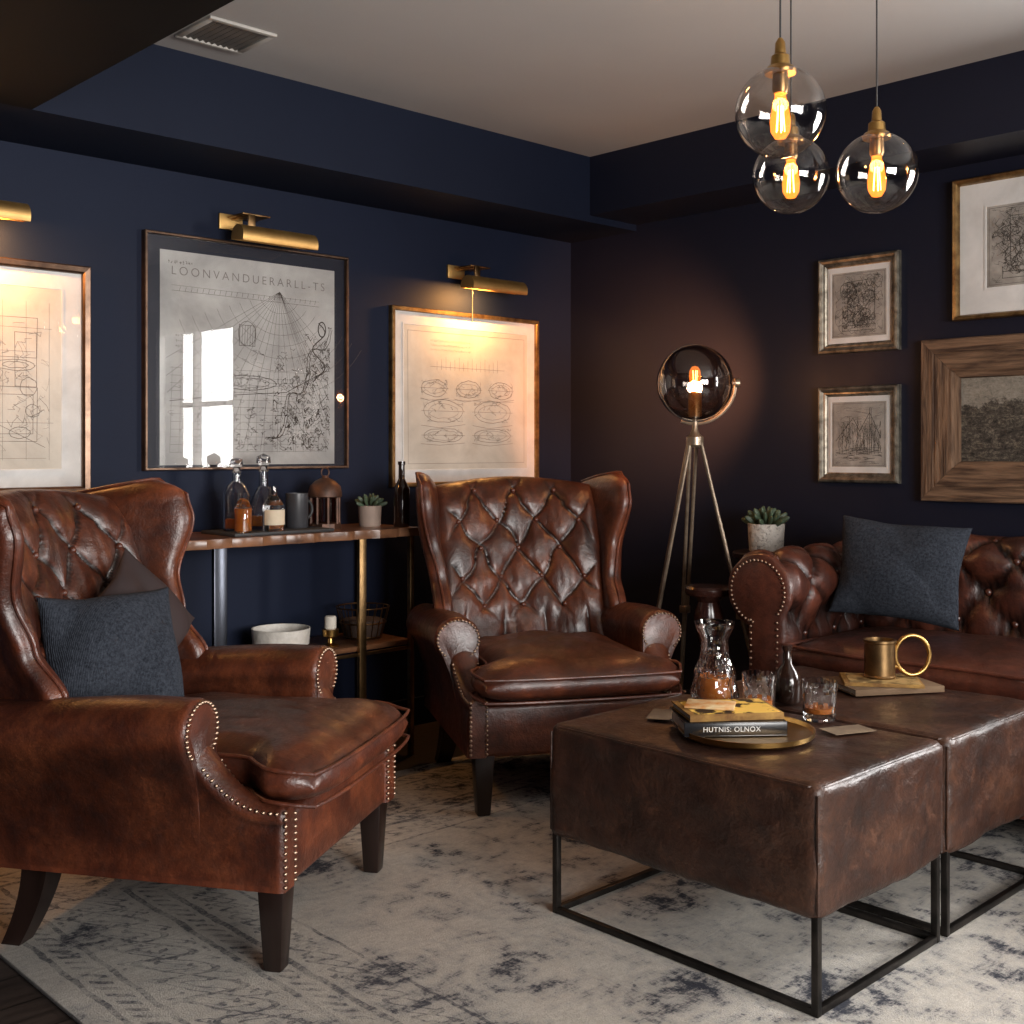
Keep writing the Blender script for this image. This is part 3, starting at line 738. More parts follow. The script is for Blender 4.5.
# ------------------------------------------------------------ console
KZ=.895
con=thing('console_table',(-1.82,-.215,0),'walnut topped bar console with metal legs and lower shelves','console table')
mb=MB(); n=40; loop=[]
for i in range(n+1): loop.append((-.54+1.085*i/n,-.185+.006*math.sin(i*.9)+.005*math.sin(i*2.3)))
pts=loop+[(.545,.185),(-.54,.185)]
secs=[[Vector((x*k,y*k,z)) for x,y in pts] for z,k in ((KZ-.032,.995),(KZ-.028,1),(KZ-.004,1),(KZ,.995))]
mb.loft(secs); mb.obj('table_top',M_wood,con,angle=30)
def post(x,y,m,w=.02,d=.02,z0=0): MB().box((x,y,(KZ-.032+z0)/2),(w,d,KZ-.032-z0),.002).obj('leg',m,con)
for x,w,m in ((-.52,.018,M_chrome),(-.34,.05,M_chrome),(.262,.032,M_brassd),(.50,.02,M_brassd)): post(x,-.165,m,w)
for x,m in ((-.52,M_chrome),(.50,M_brassd)): post(x,.165,m)
MB().box((0,0,.445),(1.02,.31,.02),.003).obj('shelf',M_wood,con)
MB().box((0,0,.13),(1.02,.31,.015),.003).obj('shelf',M_blackm,con)
mb=MB()
for z in (.425,.115):
    for y in (-.165,.165): mb.box((-.01,y,z),(1.03,.012,.012),.001)
mb.obj('rails',M_brassd,con)
SZ_=.456
o=MB().box((0,0,.006),(.42,.24,.012),.003).obj('bar_tray',M_blackm,None,loc=(-1.875,-.235,KZ)); tag(o,'flat black bar tray on the console','tray')
TZ=KZ+.0125
M_label=mat('cream_label',(.62,.52,.38),.8)
def bottle(name,x,y,prof,m,label,seg=28,liq=None,stop=None,mod=None,z=TZ,cat='bottle',k=1.0,lab=None):
    T=thing(name,(x,y,z),label,cat)
    q=lambda P_:[(r*k,zz*k) for r,zz in P_]
    MB().lathe(q(prof),(0,0,0),seg,mod=mod).obj('bottle_body',m,T,angle=30)
    if liq: MB().lathe(q(liq),(0,0,0),seg).obj('liquid',M_whiskey,T)
    if stop: MB().lathe(q(stop),(0,0,0),20).obj('stopper',M_glass if m is M_glass else M_black,T)
    if lab:
        r,z0,z1=lab; mb=MB(); mb.loft([[Vector((r*k*math.cos(a),r*k*math.sin(a),zz*k)) for a in [-math.pi*.95+math.pi*.9*i/16 for i in range(17)]]+[Vector(((r-.001)*k*math.cos(a),(r-.001)*k*math.sin(a),zz*k)) for a in [-math.pi*.05-math.pi*.9*i/16 for i in range(17)]] for zz in (z0,z1)]); mb.obj('paper_label',M_label,T)
    return T
bottle('decanter',-2.0,-.22,[(0,0),(.042,0),(.045,.005),(.045,.12),(.03,.15),(.015,.165),(.014,.195),(.018,.2),(.013,.2),(.011,.165),(.026,.148),(.04,.118),(.04,.008),(0,.007)],M_glass,'clear glass decanter with round stopper on tray',liq=[(0,.009),(.039,.009),(.039,.04),(0,.04)],stop=[(0,.196),(.01,.198),(.012,.21),(.022,.222),(.02,.24),(0,.245)],k=1.08)
bottle('decanter',-1.875,-.20,[(0,0),(.05,0),(.055,.01),(.052,.07),(.03,.12),(.016,.14),(.015,.19),(.02,.196),(.013,.196),(.012,.14),(.026,.12),(.046,.07),(.048,.012),(0,.01)],M_glass,'bell shaped clear glass decanter with stopper',liq=[(0,.012),(.047,.012),(.046,.045),(0,.045)],stop=[(0,.19),(.01,.195),(.013,.207),(.024,.22),(.022,.24),(0,.25)],k=1.12)
bottle('spirit_bottle',-1.905,-.315,[(0,0),(.034,0),(.036,.005),(.036,.085),(.018,.11),(.013,.12),(.013,.145),(0,.145)],M_glass,'short clear spirit bottle with cream label',k=1.1,lab=(.0372,.02,.07))
bottle('spirit_bottle',-2.035,-.325,[(0,0),(.028,0),(.03,.005),(.03,.09),(.02,.11),(.012,.12),(.012,.14),(0,.14)],M_glass,'small clear spirit bottle filled with whiskey',liq=[(0,.006),(.026,.006),(.026,.085),(0,.085)])
mug=thing('mug',(-1.752,-.235,TZ),'matte black ceramic mug on the bar tray','mug')
MB().lathe([(0,0),(.038,0),(.042,.006),(.042,.13),(.038,.13),(.036,.01),(0,.01)],(0,0,0),32).obj('mug_body',mat('charcoal_glaze',(.04,.04,.045),.35),mug)
mb=MB(); mb.tube([(.038+.03*math.sin(a),0,.068-.035*math.cos(a)) for a in [pi*i/12 for i in range(13)]],.006,8); mb.obj('handle',M_blackm,mug)
lan=thing('lantern',(-1.60,-.2,KZ),'small rustic bronze lantern with domed top','lantern')
mb=MB(); mb.lathe([(0,0),(.062,0),(.062,.02),(.055,.025),(0,.025)],(0,0,0),8); mb.lathe([(.055,.12),(.066,.125),(.066,.14),(.060,.165),(.040,.185),(.014,.198),(.012,.206),(0,.206)],(0,0,0),16)
for k in range(8):
    a=pi/8+k*pi/4; mb.tube([(.055*math.cos(a),.055*math.sin(a),.02),(.055*math.cos(a),.055*math.sin(a),.135)],.006,6)
mb.tube([(.018*math.cos(a),0,.218+.018*math.sin(a)) for a in [2*pi*i/16 for i in range(16)]],.003,6,closed=True)
mb.obj('lantern_frame',mat('rust_bronze',(.11,.05,.03),.5,.5,base2=(.04,.02,.013),ns=20),lan)
MB().cyl((0,0,.025),.048,.10,16).obj('lantern_glass',M_amberglass,lan)
def succulent(loc,label,pm,pr,ph,n=26,ls=.045):
    T=thing('potted_succulent',loc,label,'plant')
    MB().lathe([(0,0),(pr*.86,0),(pr*.92,.006),(pr,ph),(pr*.88,ph),(pr*.85,ph*.85),(0,ph*.85)],(0,0,0),32).obj('pot',pm,T)
    mb=MB()
    for i in range(n):
        a=i*2.39996; k=i/n; el=math.radians(75-62*k); r=.006+pr*.50*k
        R=Euler((0,pi/2-el,a)); d=Vector((math.cos(a)*math.cos(el),math.sin(a)*math.cos(el),math.sin(el)))
        c=Vector((math.cos(a)*r,math.sin(a)*r,ph*.95+.012*(1-k)))+d*ls*.5*(1+.2*math.sin(i*5))
        mb.ball(c,ls*.5,8,8,sc=(.38,.26,1.0),R=R)
    mb.obj('rosette_leaves',M_green,T); return T
succulent((-1.385,-.2,KZ),'small green succulent in a pinkish clay pot',M_terra,.047,.082,20,.044)
bottle('spirit_bottle',-1.322,-.325,[(0,0),(.03,0),(.032,.005),(.032,.15),(.02,.175),(.013,.19),(.012,.245),(.015,.247),(.015,.26),(0,.26)],mat('dark_brown_glass',(.018,.009,.006),.12),'tall dark brown glass bottle on the console',z=KZ)
bw=MB().lathe([(0,0),(.09,0),(.105,.015),(.11,.075),(.104,.075),(.098,.02),(0,.012)],(0,0,0),40).obj('bowl',M_ceram,None,loc=(-1.80,-.2,SZ_)); tag(bw,'cream ceramic bowl on the console shelf','bowl')
bk=thing('wire_basket',(-1.42,-.2,SZ_),'dark bronze wire basket on the console shelf','basket')
mb=MB()
for z,r in ((.004,.075),(.06,.092),(.12,.105)): mb.tube([(r*math.cos(a),r*math.sin(a),z) for a in [2*pi*i/32 for i in range(32)]],.003,6,closed=True)
for k in range(18):
    a=2*pi*k/18; mb.tube([(.075*math.cos(a),.075*math.sin(a),.004),(.105*math.cos(a),.105*math.sin(a),.12)],.0018,5)
mb.obj('basket_wire',M_brassd,bk); MB().lathe([(0,.004),(.072,.004),(.085,.05),(.08,.07),(0,.075)],(0,0,0),24).obj('basket_lining',mat('brown_cloth',(.06,.035,.025),.9),bk)
cd=thing('candle_holder',(-1.645,-.3,SZ_),'brass candle holder with cream candle','candle')
MB().lathe([(0,0),(.032,0),(.034,.006),(.012,.014),(.01,.03),(.03,.04),(.032,.065),(0,.065)],(0,0,0),28).obj('holder',M_brass,cd)
MB().cyl((0,0,.065),.022,.05,20).obj('candle',M_paper,cd)
# ------------------------------------------------------------ framed pictures
def frame_mesh(w,h,prof):
    secs=[]
    for (i,d) in prof:
        x,z=w/2-i,h/2-i; secs.append([Vector((-x,-d,-z)),Vector((x,-d,-z)),Vector((x,-d,z)),Vector((-x,-d,z))])
    return MB().loft(secs,cap=False)
def picture(name,c,w,h,rz,label,fm,fprof,fw,mat_m,mt,print_m,ins,glass,draw=None,inkm=None,iw=.0022,cat='framed picture'):
    T=thing(name,c,label,cat,rz)
    if fm: frame_mesh(w,h,fprof).obj('frame',fm,T,smooth=False)
    MB().box((0,-.006,0),(w-.01,.008,h-.01)).obj('backing_board',mat_m,T)
    l,r,b,t=ins; pw=w-2*fw-l-r; ph=h-2*fw-b-t; cx=(l-r)/2; cz=(b-t)/2
    if mt: frame_mesh(pw+.016,ph+.016,[(0,.0105),(0,.0125),(.008,.0125),(.010,.0105)]).obj('mat_bevel',mt,T,smooth=False,loc=(cx,0,cz))
    MB().box((cx,-.0105,cz),(pw,.002,ph)).obj('print',print_m,T)
    if draw:
        mb=MB(); draw(mb,cx,cz,pw,ph,iw); mb.obj('line_drawing',inkm or M_ink,T,smooth=False,recalc=False,stuff=True)
    if glass: MB().add([(-w/2+fw*.8,-.016,-h/2+fw*.8),(w/2-fw*.8,-.016,-h/2+fw*.8),(w/2-fw*.8,-.016,h/2-fw*.8),(-w/2+fw*.8,-.016,h/2-fw*.8)],[(0,1,2,3)]).obj('glass',glass,T,smooth=False)
    return T
Y0=-.0122
def ell(cx,cz,a,b,n=28,a0=0,a1=2*pi): return [(cx+a*math.cos(a0+(a1-a0)*i/n),cz+b*math.sin(a0+(a1-a0)*i/n)) for i in range(n+1)]
def rect(x,z,w,h): return [(x-w/2,z-h/2),(x+w/2,z-h/2),(x+w/2,z+h/2),(x-w/2,z+h/2),(x-w/2,z-h/2)]
def wob(pts,rd,a): return [(x+rd.uniform(-a,a),z+rd.uniform(-a,a)) for x,z in pts]
def glyphs(mb,x,z,n,s,w,rnd):
    for i in range(n):
        gx=x+i*s*.9
        for _ in range(2): mb.strip([(gx+rnd.uniform(0,s*.6),z+rnd.uniform(0,s)) for _ in range(3)],w,Y0)
def scrib(mb,rd,x0,x1,z0,z1,n,steps,sx,sz,w):
    for k in range(n):
        x,z=rd.uniform(x0,x1),rd.uniform(z0,z1); p=[(x,z)]
        for _ in range(steps):
            x=min(x1,max(x0,x+rd.uniform(-sx,sx))); z=min(z1,max(z0,z+rd.uniform(-sz,sz))); p.append((x,z))
        mb.strip(p,w*rd.uniform(.5,1.2),Y0)
def draw_map(mb,cx,cz,w,h,iw):
    rd=random.Random(3); ax,az=cx+.16*w,cz+h*.36
    for i in range(20):
        a=math.radians(-22-i*6.9); L=h*.80
        ex,ez=ax+L*math.cos(a),az+L*math.sin(a)
        ex=min(cx+w*.47,max(cx-w*.47,ex)); ez=max(cz-h*.46,ez); mb.strip([(ax,az),(ex,ez)],.0011,Y0)
    for r in (.12,.18,.24,.30,.37,.44,.51,.58): mb.strip(ell(ax,az,h*r,h*r*.9,24,math.radians(200),math.radians(330)),.0010,Y0)
    for i in range(12):
        z=cz-h*.44+i*h*.036; mb.strip([(cx-w*.45,z),(cx+w*.45,z+.004)],.0008,Y0)
    for i in range(20):
        x=cx-w*.45+i*w*.047; mb.strip([(x,cz-h*.44),(x+.01,cz-h*.04)],.0008,Y0)
    for i in range(26):
        x=cx-w*.40+i*w*.031; mb.strip([(x,cz+h*.315),(x+.004,cz+h*.335)],.0014,Y0)
    mb.strip([(cx-w*.44,cz+h*.315),(cx+w*.40,cz+h*.305)],.0012,Y0); mb.strip([(cx-w*.44,cz+h*.34),(cx+w*.40,cz+h*.33)],.0009,Y0)
    mb.strip(wob(ell(cx-w*.02,cz-h*.1,w*.16,h*.035),rd,.002),iw,Y0); mb.strip(ell(cx-w*.02,cz-h*.1,w*.12,h*.022),iw*.6,Y0)
    mb.strip(ell(cx-w*.03,cz+h*.14,w*.05,h*.06),iw*.8,Y0); mb.strip(rect(cx-w*.03,cz+h*.13,w*.09,h*.1),iw*.8,Y0)
    for i in range(7): mb.strip([(cx-w*.075+i*w*.015,cz+h*.08),(cx-w*.07+i*w*.015,cz+h*.18)],iw*.6,Y0)
    mb.strip([(cx-w*.45,cz-h*.20),(cx-w*.2,cz-h*.17),(cx+w*.2,cz-h*.14),(cx+w*.45,cz-h*.02)],iw,Y0)
    scrib(mb,rd,cx-w*.12,cx+w*.08,cz-h*.13,cz-h*.06,26,3,.012,.008,iw*.6)
    scrib(mb,rd,cx+w*.12,cx+w*.47,cz-h*.43,cz+h*.06,150,6,.014,.016,iw*.8)
    scrib(mb,rd,cx+w*.30,cx+w*.47,cz-h*.10,cz+h*.16,36,5,.014,.018,iw*.8)
    scrib(mb,rd,cx-w*.20,cx+w*.40,cz-h*.43,cz-h*.22,110,5,.014,.010,iw*.6)
    scrib(mb,rd,cx-w*.20,cx+w*.30,cz-h*.20,cz+h*.10,60,4,.014,.010,iw*.4)
    scrib(mb,rd,cx-w*.46,cx-w*.10,cz-h*.43,cz-h*.10,30,4,.02,.02,iw*.5)
    for q in (0,.012):
        p=[]
        for i in range(60): t=i/59; p.append((cx+w*(.46-.36*t+.03*math.sin(t*17))+q,cz+h*(.2-.60*t+.025*math.sin(t*33))))
        mb.strip(wob(p,rd,.003),iw*1.1,Y0)
    p=[(cx+w*(.40+.04*math.sin(t*.7)),cz+h*(.22-.02*t)) for t in range(16)]; mb.strip(p,iw*2.0,Y0)
    mb.strip(ell(cx+w*.42,cz+h*.19,.018,.03),iw*2,Y0)
    glyphs(mb,cx-w*.46,cz+h*.44,9,.013,.0014,rd)
    for r in range(4): glyphs(mb,cx-w*.42,cz+h*.10-r*.02,5,.011,.0009,rd)
    for r in range(8): glyphs(mb,cx-w*.30,cz-h*.24-r*.02,rd.randint(8,20),.011,.0009,rd)
def draw_plan(mb,cx,cz,w,h,iw):
    rd=random.Random(5)
    mb.strip(wob(rect(cx,cz,w*.94,h*.92),rd,.002),iw*.6,Y0)
    for r,(n,zz,a,b) in enumerate(((3,.07,.11,.06),(2,-.09,.17,.08),(2,-.26,.17,.05))):
        for i in range(n):
            x=cx+(i-(n-1)/2)*w*(.27 if n==3 else .40); z=cz+h*zz
            mb.strip(wob(ell(x,z,w*a*.9,h*b,20),rd,.003),iw*.8,Y0); mb.strip(wob(ell(x,z,w*a*.7,h*b*.65,16),rd,.003),iw*.5,Y0); mb.strip([(x-w*a,z),(x+w*a,z)],iw*.5,Y0)
            scrib(mb,rd,x-w*a*.9,x+w*a*.9,z-h*b*.9,z+h*b,16,4,.02,.014,iw*.55)
            mb.strip(wob([(x-w*a,z-h*b*1.2),(x-w*.03,z-h*b*1.5),(x+w*a,z-h*b*1.1)],rd,.004),iw*.6,Y0)
    for i in range(15): mb.strip([(cx-w*.25+i*w*.035,cz+h*.2),(cx-w*.25+i*w*.035,cz+h*.26+.01*(i%3))],iw*.5,Y0)
    mb.strip([(cx-w*.3,cz+h*.22),(cx+w*.3,cz+h*.22)],iw*.5,Y0); mb.strip([(cx-w*.38,cz-h*.01),(cx+w*.38,cz-h*.01)],iw*.4,Y0)
    for r in range(3): glyphs(mb,cx-w*.3,cz+h*.33+r*.02,24,.011,.0009,rd)
def draw_blue(mb,cx,cz,w,h,iw):
    rd=random.Random(8)
    for i in range(9): x=cx-w*.44+i*w*.11; mb.strip([(x,cz-h*.45),(x,cz+h*.42)],iw*.35,Y0)
    for i in range(14):
        z=cz-h*.44+i*h*.065; a,b=sorted((rd.uniform(-.46,.46),rd.uniform(-.46,.46))); mb.strip([(cx+w*a,z),(cx+w*b,z)],iw*.4,Y0)
    for (x,z,a,b) in ((.18,.22,.40,.22),(.2,-.2,.36,.3),(.22,-.2,.28,.22),(.33,.1,.1,.3),(-.2,.05,.3,.4)): mb.strip(wob(rect(cx+w*x,cz+h*z,w*a,h*b),rd,.003),iw*.6,Y0)
    for (x,z,a,b) in ((.28,.07,.09,.03),(.28,.07,.06,.018),(.34,-.05,.04,.05),(.36,-.18,.035,.035),(.3,-.3,.05,.03),(-.2,0,.1,.12)): mb.strip(wob(ell(cx+w*x,cz+h*z,w*a,h*b,18),rd,.002),iw*.7,Y0)
    scrib(mb,rd,cx+w*.12,cx+w*.44,cz-h*.4,cz+h*.3,46,4,.03,.025,iw*.4)
    for r in range(5): glyphs(mb,cx+w*.05,cz+h*.36-r*.018,10,.011,.0009,rd)
    mb.strip([(cx-w*.4,cz-h*.35),(cx+w*.1,cz-h*.2),(cx+w*.42,cz-h*.38)],iw*.6,Y0)
def draw_sketch(seed,house=False):
    def f(mb,cx,cz,w,h,iw):
        rd=random.Random(seed)
        mb.strip(rect(cx,cz,w*.93,h*.94),iw*.6,Y0)
        X=lambda x:cx+w*x
        Z=lambda z:cz+h*z
        if house:
            for k in range(12):
                x=-.36+k*.065; t=rd.uniform(-.05,.28); mb.strip(wob([(X(x),Z(-.3)),(X(x+.01),Z(t))],rd,.003),iw*.8,Y0)
            mb.strip([(X(-.42),Z(-.1)),(X(-.1),Z(.25)),(X(.02),Z(.05)),(X(.2),Z(.33)),(X(.40),Z(-.05))],iw*1.1,Y0)
            mb.strip([(X(.2),Z(-.3)),(X(.2),Z(.4)),(X(.23),Z(.4)),(X(.23),Z(-.3))],iw,Y0)
            scrib(mb,rd,X(-.42),X(.42),Z(-.44),Z(-.2),60,2,.05,.006,iw*.8)
            scrib(mb,rd,X(-.38),X(.40),Z(-.25),Z(.2),120,3,.012,.03,iw*.6)
            scrib(mb,rd,X(-.42),X(.42),Z(.2),Z(.44),22,3,.04,.008,iw*.4)
        else:
            scrib(mb,rd,X(-.43),X(.43),Z(-.45),Z(.45),110,5,.022,.022,iw*.55)
            scrib(mb,rd,X(-.30),X(.30),Z(-.36),Z(.34),170,5,.012,.014,iw*.7)
            for k in range(7): mb.strip(wob(ell(X(rd.uniform(-.2,.2)),Z(rd.uniform(-.25,.25)),w*rd.uniform(.06,.16),h*rd.uniform(.05,.12),16),rd,.002),iw,Y0)
            mb.strip(rect(X(0),Z(-.36),w*.6,h*.08),iw,Y0); mb.strip(wob(rect(X(.05),Z(.05),w*.5,h*.6),rd,.004),iw,Y0)
    return f
thin=[(0,0),(0,.024),(.003,.027),(.016,.027),(.019,.022),(.019,.008)]
sq=[(0,0),(0,.026),(.004,.03),(.02,.026),(.026,.02),(.028,.009)]
picture('framed_blueprint',(-2.907,0,1.442),.90,.79,0,'bronze framed technical drawing on cream paper, lamp lit',M_bronze,sq,.028,M_white,M_white,M_paper,(.07,.07,.06,.06),M_picglass,draw_blue,M_inkf,.003)
big=picture('framed_map',(-1.811,0,1.560),.895,.87,0,'large thin bronze framed antique chart with radiating lines',M_bronze,[(0,0),(0,.028),(.003,.03),(.009,.03),(.011,.026),(.011,.008)],.011,M_navydark,None,M_papergrey,(.055,.05,.008,.05),M_picglass2,draw_map,M_ink,.0024)
text_mesh('LOONVANDUERARLL-TS',.046,'map_lettering',mat('map_grey_ink',(.17,.15,.14),.9),big,Matrix.Translation((0.0,-.0124,.300))@Matrix.Rotation(pi/2,4,'X'),space=1.42,off=-.0006)
picture('framed_ship_plan',(-.691,0,1.43),.89,.78,0,'gold framed plan drawing on aged paper, lamp lit',M_gold,thin,.019,M_white,M_white,M_paper,(.055,.05,.055,.055),M_picglass,draw_plan,M_inkf,.003)
E=-pi/2
orn=[(0,0),(0,.02),(.004,.028),(.012,.031),(.020,.026),(.024,.020),(.030,.020),(.036,.013),(.040,.011)]
for (z,sd,hs,l) in ((1.780,11,False,'small antique silver framed ink sketch of machinery'),(1.262,12,True,'small antique silver framed ink sketch of buildings')):
    p=picture('framed_sketch',(0,-1.580,z),.352,.385,E,l,M_silver,orn,.038,M_white,M_white,M_etch,(.018,.018,.024,.024),M_picglass,draw_sketch(sd,hs),M_inkd,.0020)
    p['group']='small silver framed sketches'
picture('framed_etching',(0,-2.24,1.939),.535,.52,E,'gold framed etching with wide white mat',M_gold,[(0,0),(0,.03),(.004,.034),(.014,.03),(.018,.024),(.022,.009)],.022,M_white,M_white,M_etch,(.10,.10,.09,.09),M_picglass,draw_sketch(21),M_inkd,.0022)
fl=picture('framed_landscape',(0,-2.305,1.312),.91,.607,E,'dark engraved landscape in a wide rustic oak frame',None,None,.15,M_blackm,None,M_land,(0,0,0,0),None,cat='framed picture')
prof=[(0,0),(0,.030),(.005,.036),(.050,.037),(.054,.033),(.058,.036),(.122,.034),(.128,.026),(.140,.022),(.146,.020),(.150,.010)]
w_,h_=.91,.607
for side in range(4):
    n=26; secs=[]
    for i in range(n+1):
        t=i/n; sec=[]
        for (q,d) in prof:
            x,z=w_/2-q,h_/2-q; g_=.0008
            cs=[Vector((-x+g_,0,z)),Vector((x-g_,0,z))] if side==0 else [Vector((x,0,z-g_)),Vector((x,0,-z+g_))] if side==1 else [Vector((x-g_,0,-z)),Vector((-x+g_,0,-z))] if side==2 else [Vector((-x,0,-z+g_)),Vector((-x,0,z-g_))]
            p=cs[0].lerp(cs[1],t); nz=noise.noise(Vector((p.x*12,p.z*12,side)))*.0022+noise.noise(Vector((p.x*(9 if side%2==0 else 60),p.z*(60 if side%2==0 else 9),side+4)))*.0016 if d>.015 else 0
            p.y=-(d+nz); sec.append(p)
        secs.append(sec)
    MB().loft(secs).obj('frame_board',M_rusth if side%2==0 else M_rustv,fl,smooth=True,angle=25)
# ------------------------------------------------------------ picture lights
def picture_light(loc,label):
    T=thing('picture_light',loc,label,'wall lamp',group='brass picture lights')
    r=.044; L=.33
    a0,da=-25,215
    secs=[]
    for x in (-L/2,L/2):
        a=[math.radians(a0+15+i*(da/20)) for i in range(21)]
        secs.append([Vector((x,-.14+r*math.cos(t),r*math.sin(t))) for t in a]+[Vector((x,-.14+(r-.003)*math.cos(t),(r-.003)*math.sin(t))) for t in reversed(a)])
    mb=MB(); mb.loft(secs)
    for x in (-L/2,L/2): mb.add([(x,-.14+r*math.cos(math.radians(a0+15+i*da/20)),r*math.sin(math.radians(a0+15+i*da/20))) for i in range(21)],[tuple(range(21))])
    mb.obj('lamp_shade',M_satin,T,angle=30)
    MB().box((-.115,-.006,.075),(.10,.012,.06),.003).obj('wall_plate',M_satin,T)
    mb=MB(); mb.box((-.10,-.07,.085),(.03,.13,.008),.002); mb.box((-.10,-.134,.062),(.03,.008,.05),.002); mb.box((-.075,-.075,.091),(.12,.11,.006),.002)
    mb.obj('bracket_arm',M_brassd,T); return T
p1=picture_light((-1.785,0,1.995),'brass picture light above the large chart, unlit')
p2=copy_thing(p1,(-.645,0,1.925),0,'lit brass picture light above a gold framed plan')
p3=copy_thing(p1,(-2.89,0,1.955),0,'lit brass picture light above a bronze framed drawing')
mb=MB().tube([(0,0,0),(0,0,-.14)],.0025,6)
mb.obj('pull_cord',M_brass,p2,loc=(-.13,-.135,-.02))
def area(name,loc,rot,sx,sy,pw,col,par=None):
    l=bpy.data.lights.new(name,'AREA'); l.shape='RECTANGLE'; l.size=sx; l.size_y=sy; l.energy=pw; l.color=col
    o=bpy.data.objects.new(name,l); COL.objects.link(o); o.location=loc; o.rotation_euler=rot
    if par: o.parent=par
    return o
WARM=(1,.56,.2)
area('picture_lamp_light',(-.06,-.125,-.016),(math.radians(33),0,0),.16,.02,7.0,(1,.45,.12),p2)
area('picture_lamp_light',(0,-.125,-.016),(math.radians(33),0,0),.26,.02,9.5,(1,.43,.11),p3)
def point(name,loc,pw,col,r=.02,par=None):
    l=bpy.data.lights.new(name,'POINT'); l.energy=pw; l.color=col; l.shadow_soft_size=r
    o=bpy.data.objects.new(name,l); COL.objects.link(o); o.location=loc
    if par: o.parent=par
    return o
# ------------------------------------------------------------ pendants
def bulb(T,z,sc=1,m=None,down=True):
    s=-1 if down else 1
    prof=[(0,.066),(.012,.063),(.021,.048),(.023,.025),(.018,-.008),(.012,-.03),(.012,-.036),(0,-.036)]
    prof=[(r*sc,z+s*zz*sc) for r,zz in prof]
    b=MB().lathe(prof,(0,0,0),24).obj('bulb',m or M_bulb,T)
    mb=MB()
    for k in range(5):
        a=k*2*pi/5+.4; c,sn=math.cos(a)*.008*sc,math.sin(a)*.008*sc
        mb.tube([(c*.7,sn*.7,z+s*-.01*sc),(c*1.2,sn*1.2,z+s*.048*sc)],.0013*sc,6)
    mb.obj('filament',M_fil,b)
def pendant(loc,label):
    T=thing('pendant_light',loc,label,'pendant lamp',group='glass globe pendants')
    r=.1; top=r*.97
    prof=[(.026,top)]+[(r*math.sin(a),r*math.cos(a)) for a in [math.radians(15+165*i/40) for i in range(41)]]
    prof[-1]=(0,-r)
    MB().lathe(prof,(0,0,0),64).obj('glass_globe',M_globe,T)
    mb=MB(); mb.lathe([(0,.085),(.034,.085),(.036,.092),(.030,.10),(.022,.104),(.02,.125),(.013,.13),(.011,.155),(.005,.165),(0,.166)],(0,0,0),28)
    mb.obj('brass_cap',M_brass,T)
    MB().lathe([(0,.088),(.017,.088),(.018,.05),(.015,.042),(0,.042)],(0,0,0),24).obj('socket',M_brassd,T)
    bulb(T,.005,1.0)
    return T
def finish_pendant(T,z):
    h=CZ-z
    MB().tube([(0,0,.16),(0,0,h-.01)],.0022,8).obj('cord',M_blackm,T)
    MB().cyl((0,0,h-.02),.05,.0195,28).obj('ceiling_canopy',M_brassd,T)
PP=[(-1.972,-2.50,1.952),(-1.549,-2.256,1.922),(-1.524,-2.488,1.893)]
pa=pendant(PP[0],'clear glass globe pendant with glowing filament bulb')
pbs=[pa,copy_thing(pa,PP[1],.5),copy_thing(pa,PP[2],1.0)]
for T,q in zip(pbs,PP): finish_pendant(T,q[2]); point('pendant_bulb_light',(0,0,-.02),2.2,WARM,.02,T)
# ------------------------------------------------------------ tripod lamp
LX,LY=-.563,-1.193; GZ=1.46
T=thing('tripod_floor_lamp',(LX,LY,0),'tripod floor lamp with smoked glass globe and brass legs','floor lamp')
Rv=Vector((.722,-.692,0)); Fv=Vector((.692,.722,0))
feet=[Rv*-.25-Fv*.02,Rv*.30-Fv*.06,Fv*.24-Rv*.03]
hub=Vector((0,0,1.235))
M_leg=mat('brushed_brass_leg',(.42,.33,.24),.35,.8,base2=(.28,.21,.15),ns=30)
for f in feet:
    d=f.normalized(); s=d.cross(Vector((0,0,1)))*.013; a=hub+d*.022; b=Vector((f.x,f.y,0.0+RZ))
    mb=MB(); mid=a.lerp(b,.55)
    for q in (1,-1): mb.tube([a+s*q,mid+s*q*.7],.0075,8)
    mb.tube([mid-(b-a)*.08,b+Vector((0,0,.008))],.0095,8); mb.box(tuple(mid),(.034,.034,.03),.004); mb.ball((b.x,b.y,b.z+.011),.011,10,6)
    mb.obj('leg',M_leg,T)
mb=MB(); mb.lathe([(0,1.21),(.022,1.21),(.034,1.22),(.034,1.25),(.02,1.262),(.012,1.28),(.010,1.31),(0,1.31)],(0,0,0),24)
mb.obj('hub',M_leg,T)
R=.148; yk=.158
mb=MB(); mb.tube([Rv*yk*math.sin(a)+Vector((0,0,GZ-yk*math.cos(a))) for a in [math.radians(-20+112*i/40) for i in range(41)]],.0065,8)
mb.tube([Rv*(R-.003)+Vector((0,0,GZ)),Rv*(yk+.008)+Vector((0,0,GZ))],.009,12); mb.tube([Rv*(yk-.004)+Vector((0,0,GZ)),Rv*(yk+.014)+Vector((0,0,GZ))],.018,14)
mb.obj('yoke',M_leg,T)
MB().ball((0,0,GZ),R,56,32).obj('glass_globe',M_smoke,T)
hd=(-Fv*.9+Rv*.25).normalized()
mb=MB(); 
Rot=hd.to_track_quat('Z','Y').to_matrix().to_4x4()
rimM=Matrix.Translation((0,0,GZ))@Rot
mb.tube([rimM@Vector((.149*math.cos(a),.149*math.sin(a),0)) for a in [2*pi*i/48 for i in range(48)]],.003,8,closed=True)
mb.obj('globe_rim',M_iron,T)
MB().lathe([(0,-.13),(.026,-.13),(.026,-.045),(.02,-.035),(0,-.035)],(0,0,GZ),24).obj('socket',M_brassd,T)
bulb(T,GZ+.0,1.0,M_bulb2,down=False)
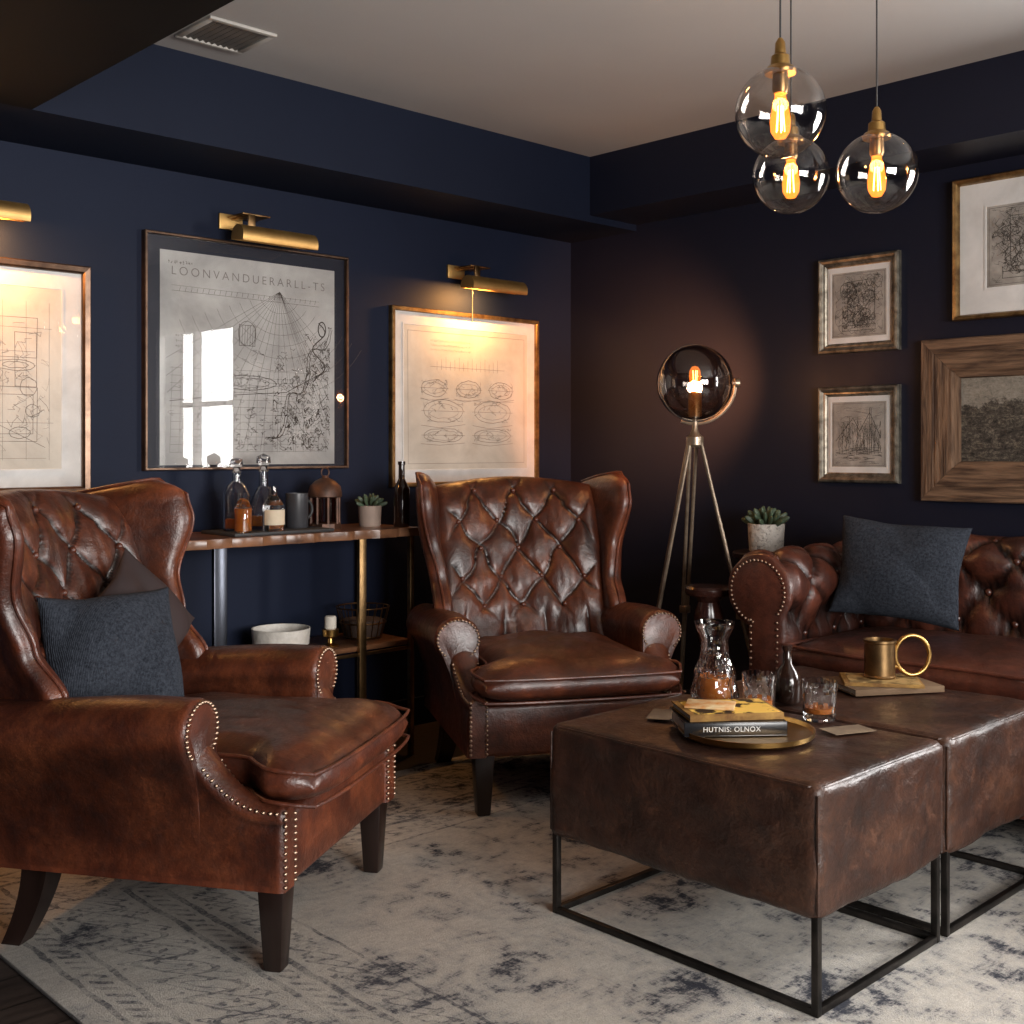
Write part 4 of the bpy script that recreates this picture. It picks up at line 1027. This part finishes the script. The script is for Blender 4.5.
point('floor_lamp_bulb_light',(0,0,GZ+.02),14,(1,.5,.22),.02,T)
sl=bpy.data.lights.new('added_wall_wash_spot','SPOT'); sl.energy=420; sl.color=(1,.40,.15); sl.spot_size=math.radians(88); sl.spot_blend=1; sl.shadow_soft_size=.03  # added spot inside the globe, washes the wall with a warm glow
so=bpy.data.objects.new('added_wall_wash_spot',sl); COL.objects.link(so); so.parent=T; so.location=(0,0,GZ+.02)
so.rotation_euler=Vector((.563,.60,.03)).to_track_quat('-Z','Y').to_euler()
st=thing('side_table',(-.20,-1.30,0),'small round dark wood side table beside the sofa','side table')
MB().lathe([(0,.765),(.15,.765),(.155,.77),(.155,.785),(.15,.79),(0,.79)],(0,0,0),40).obj('table_top',M_dwood,st)
MB().lathe([(0,0.02),(.03,.02),(.018,.06),(.016,.4),(.024,.45),(.016,.5),(.02,.74),(.05,.752),(0,.752)],(0,0,RZ),24).obj('pedestal',M_dwood,st)
MB().lathe([(0,0),(.11,0),(.115,.01),(.05,.025),(0,.025)],(0,0,RZ),32).obj('base',M_dwood,st)
succulent((-.20,-1.275,.79),'grey green succulent in a white dimpled ceramic pot',M_dimple,.074,.112,30,.066)
ps=thing('pedestal_stand',(-.755,-1.40,RZ),'small turned dark mahogany pedestal stand beside the sofa arm','side table')
MB().lathe([(0,.66),(.078,.66),(.084,.668),(.084,.684),(.076,.692),(0,.692)],(0,0,0),36).obj('stand_top',M_mahog,ps)
MB().lathe([(0,.02),(.060,.02),(.050,.05),(.026,.09),(.020,.16),(.034,.24),(.040,.30),(.026,.38),(.022,.44),(.046,.52),(.056,.58),(.040,.635),(.060,.66),(0,.66)],(0,0,0),36,mod=lambda a,z:1-.05*abs(math.sin(6*a))).obj('turned_column',M_mahog,ps)
MB().lathe([(0,0),(.080,0),(.084,.008),(.062,.022),(0,.022)],(0,0,0),36).obj('base',M_mahog,ps)
# ------------------------------------------------------------ lights
area('window_and_fill_light',(.25,(wy0+wy1)/2,(wz0+wz1)/2),(0,math.radians(90),0),1.17,1.2,190,(1,.98,.96))
area('window_and_fill_light',((vx0+vx1)/2,S-.25,(vz0+vz1)/2),(math.radians(90),0,0),2.5,1.3,370,(1,.97,.94))  # unseen fill light outside the added south window
w=bpy.data.worlds.new('World'); scn.world=w; w.use_nodes=True
w.node_tree.nodes['Background'].inputs[0].default_value=(.8,.85,1,1); w.node_tree.nodes['Background'].inputs[1].default_value=1.0
cam=bpy.data.cameras.new('camera'); co=bpy.data.objects.new('camera',cam); COL.objects.link(co)
co.location=(-4.19,-3.95,1.2); co.rotation_euler=(pi/2,0,CAMY)
cam.sensor_width=36; cam.lens=1159/1024*36; cam.shift_y=-62/1024; cam.clip_start=.05
scn.camera=co
scn.view_settings.view_transform='Standard'
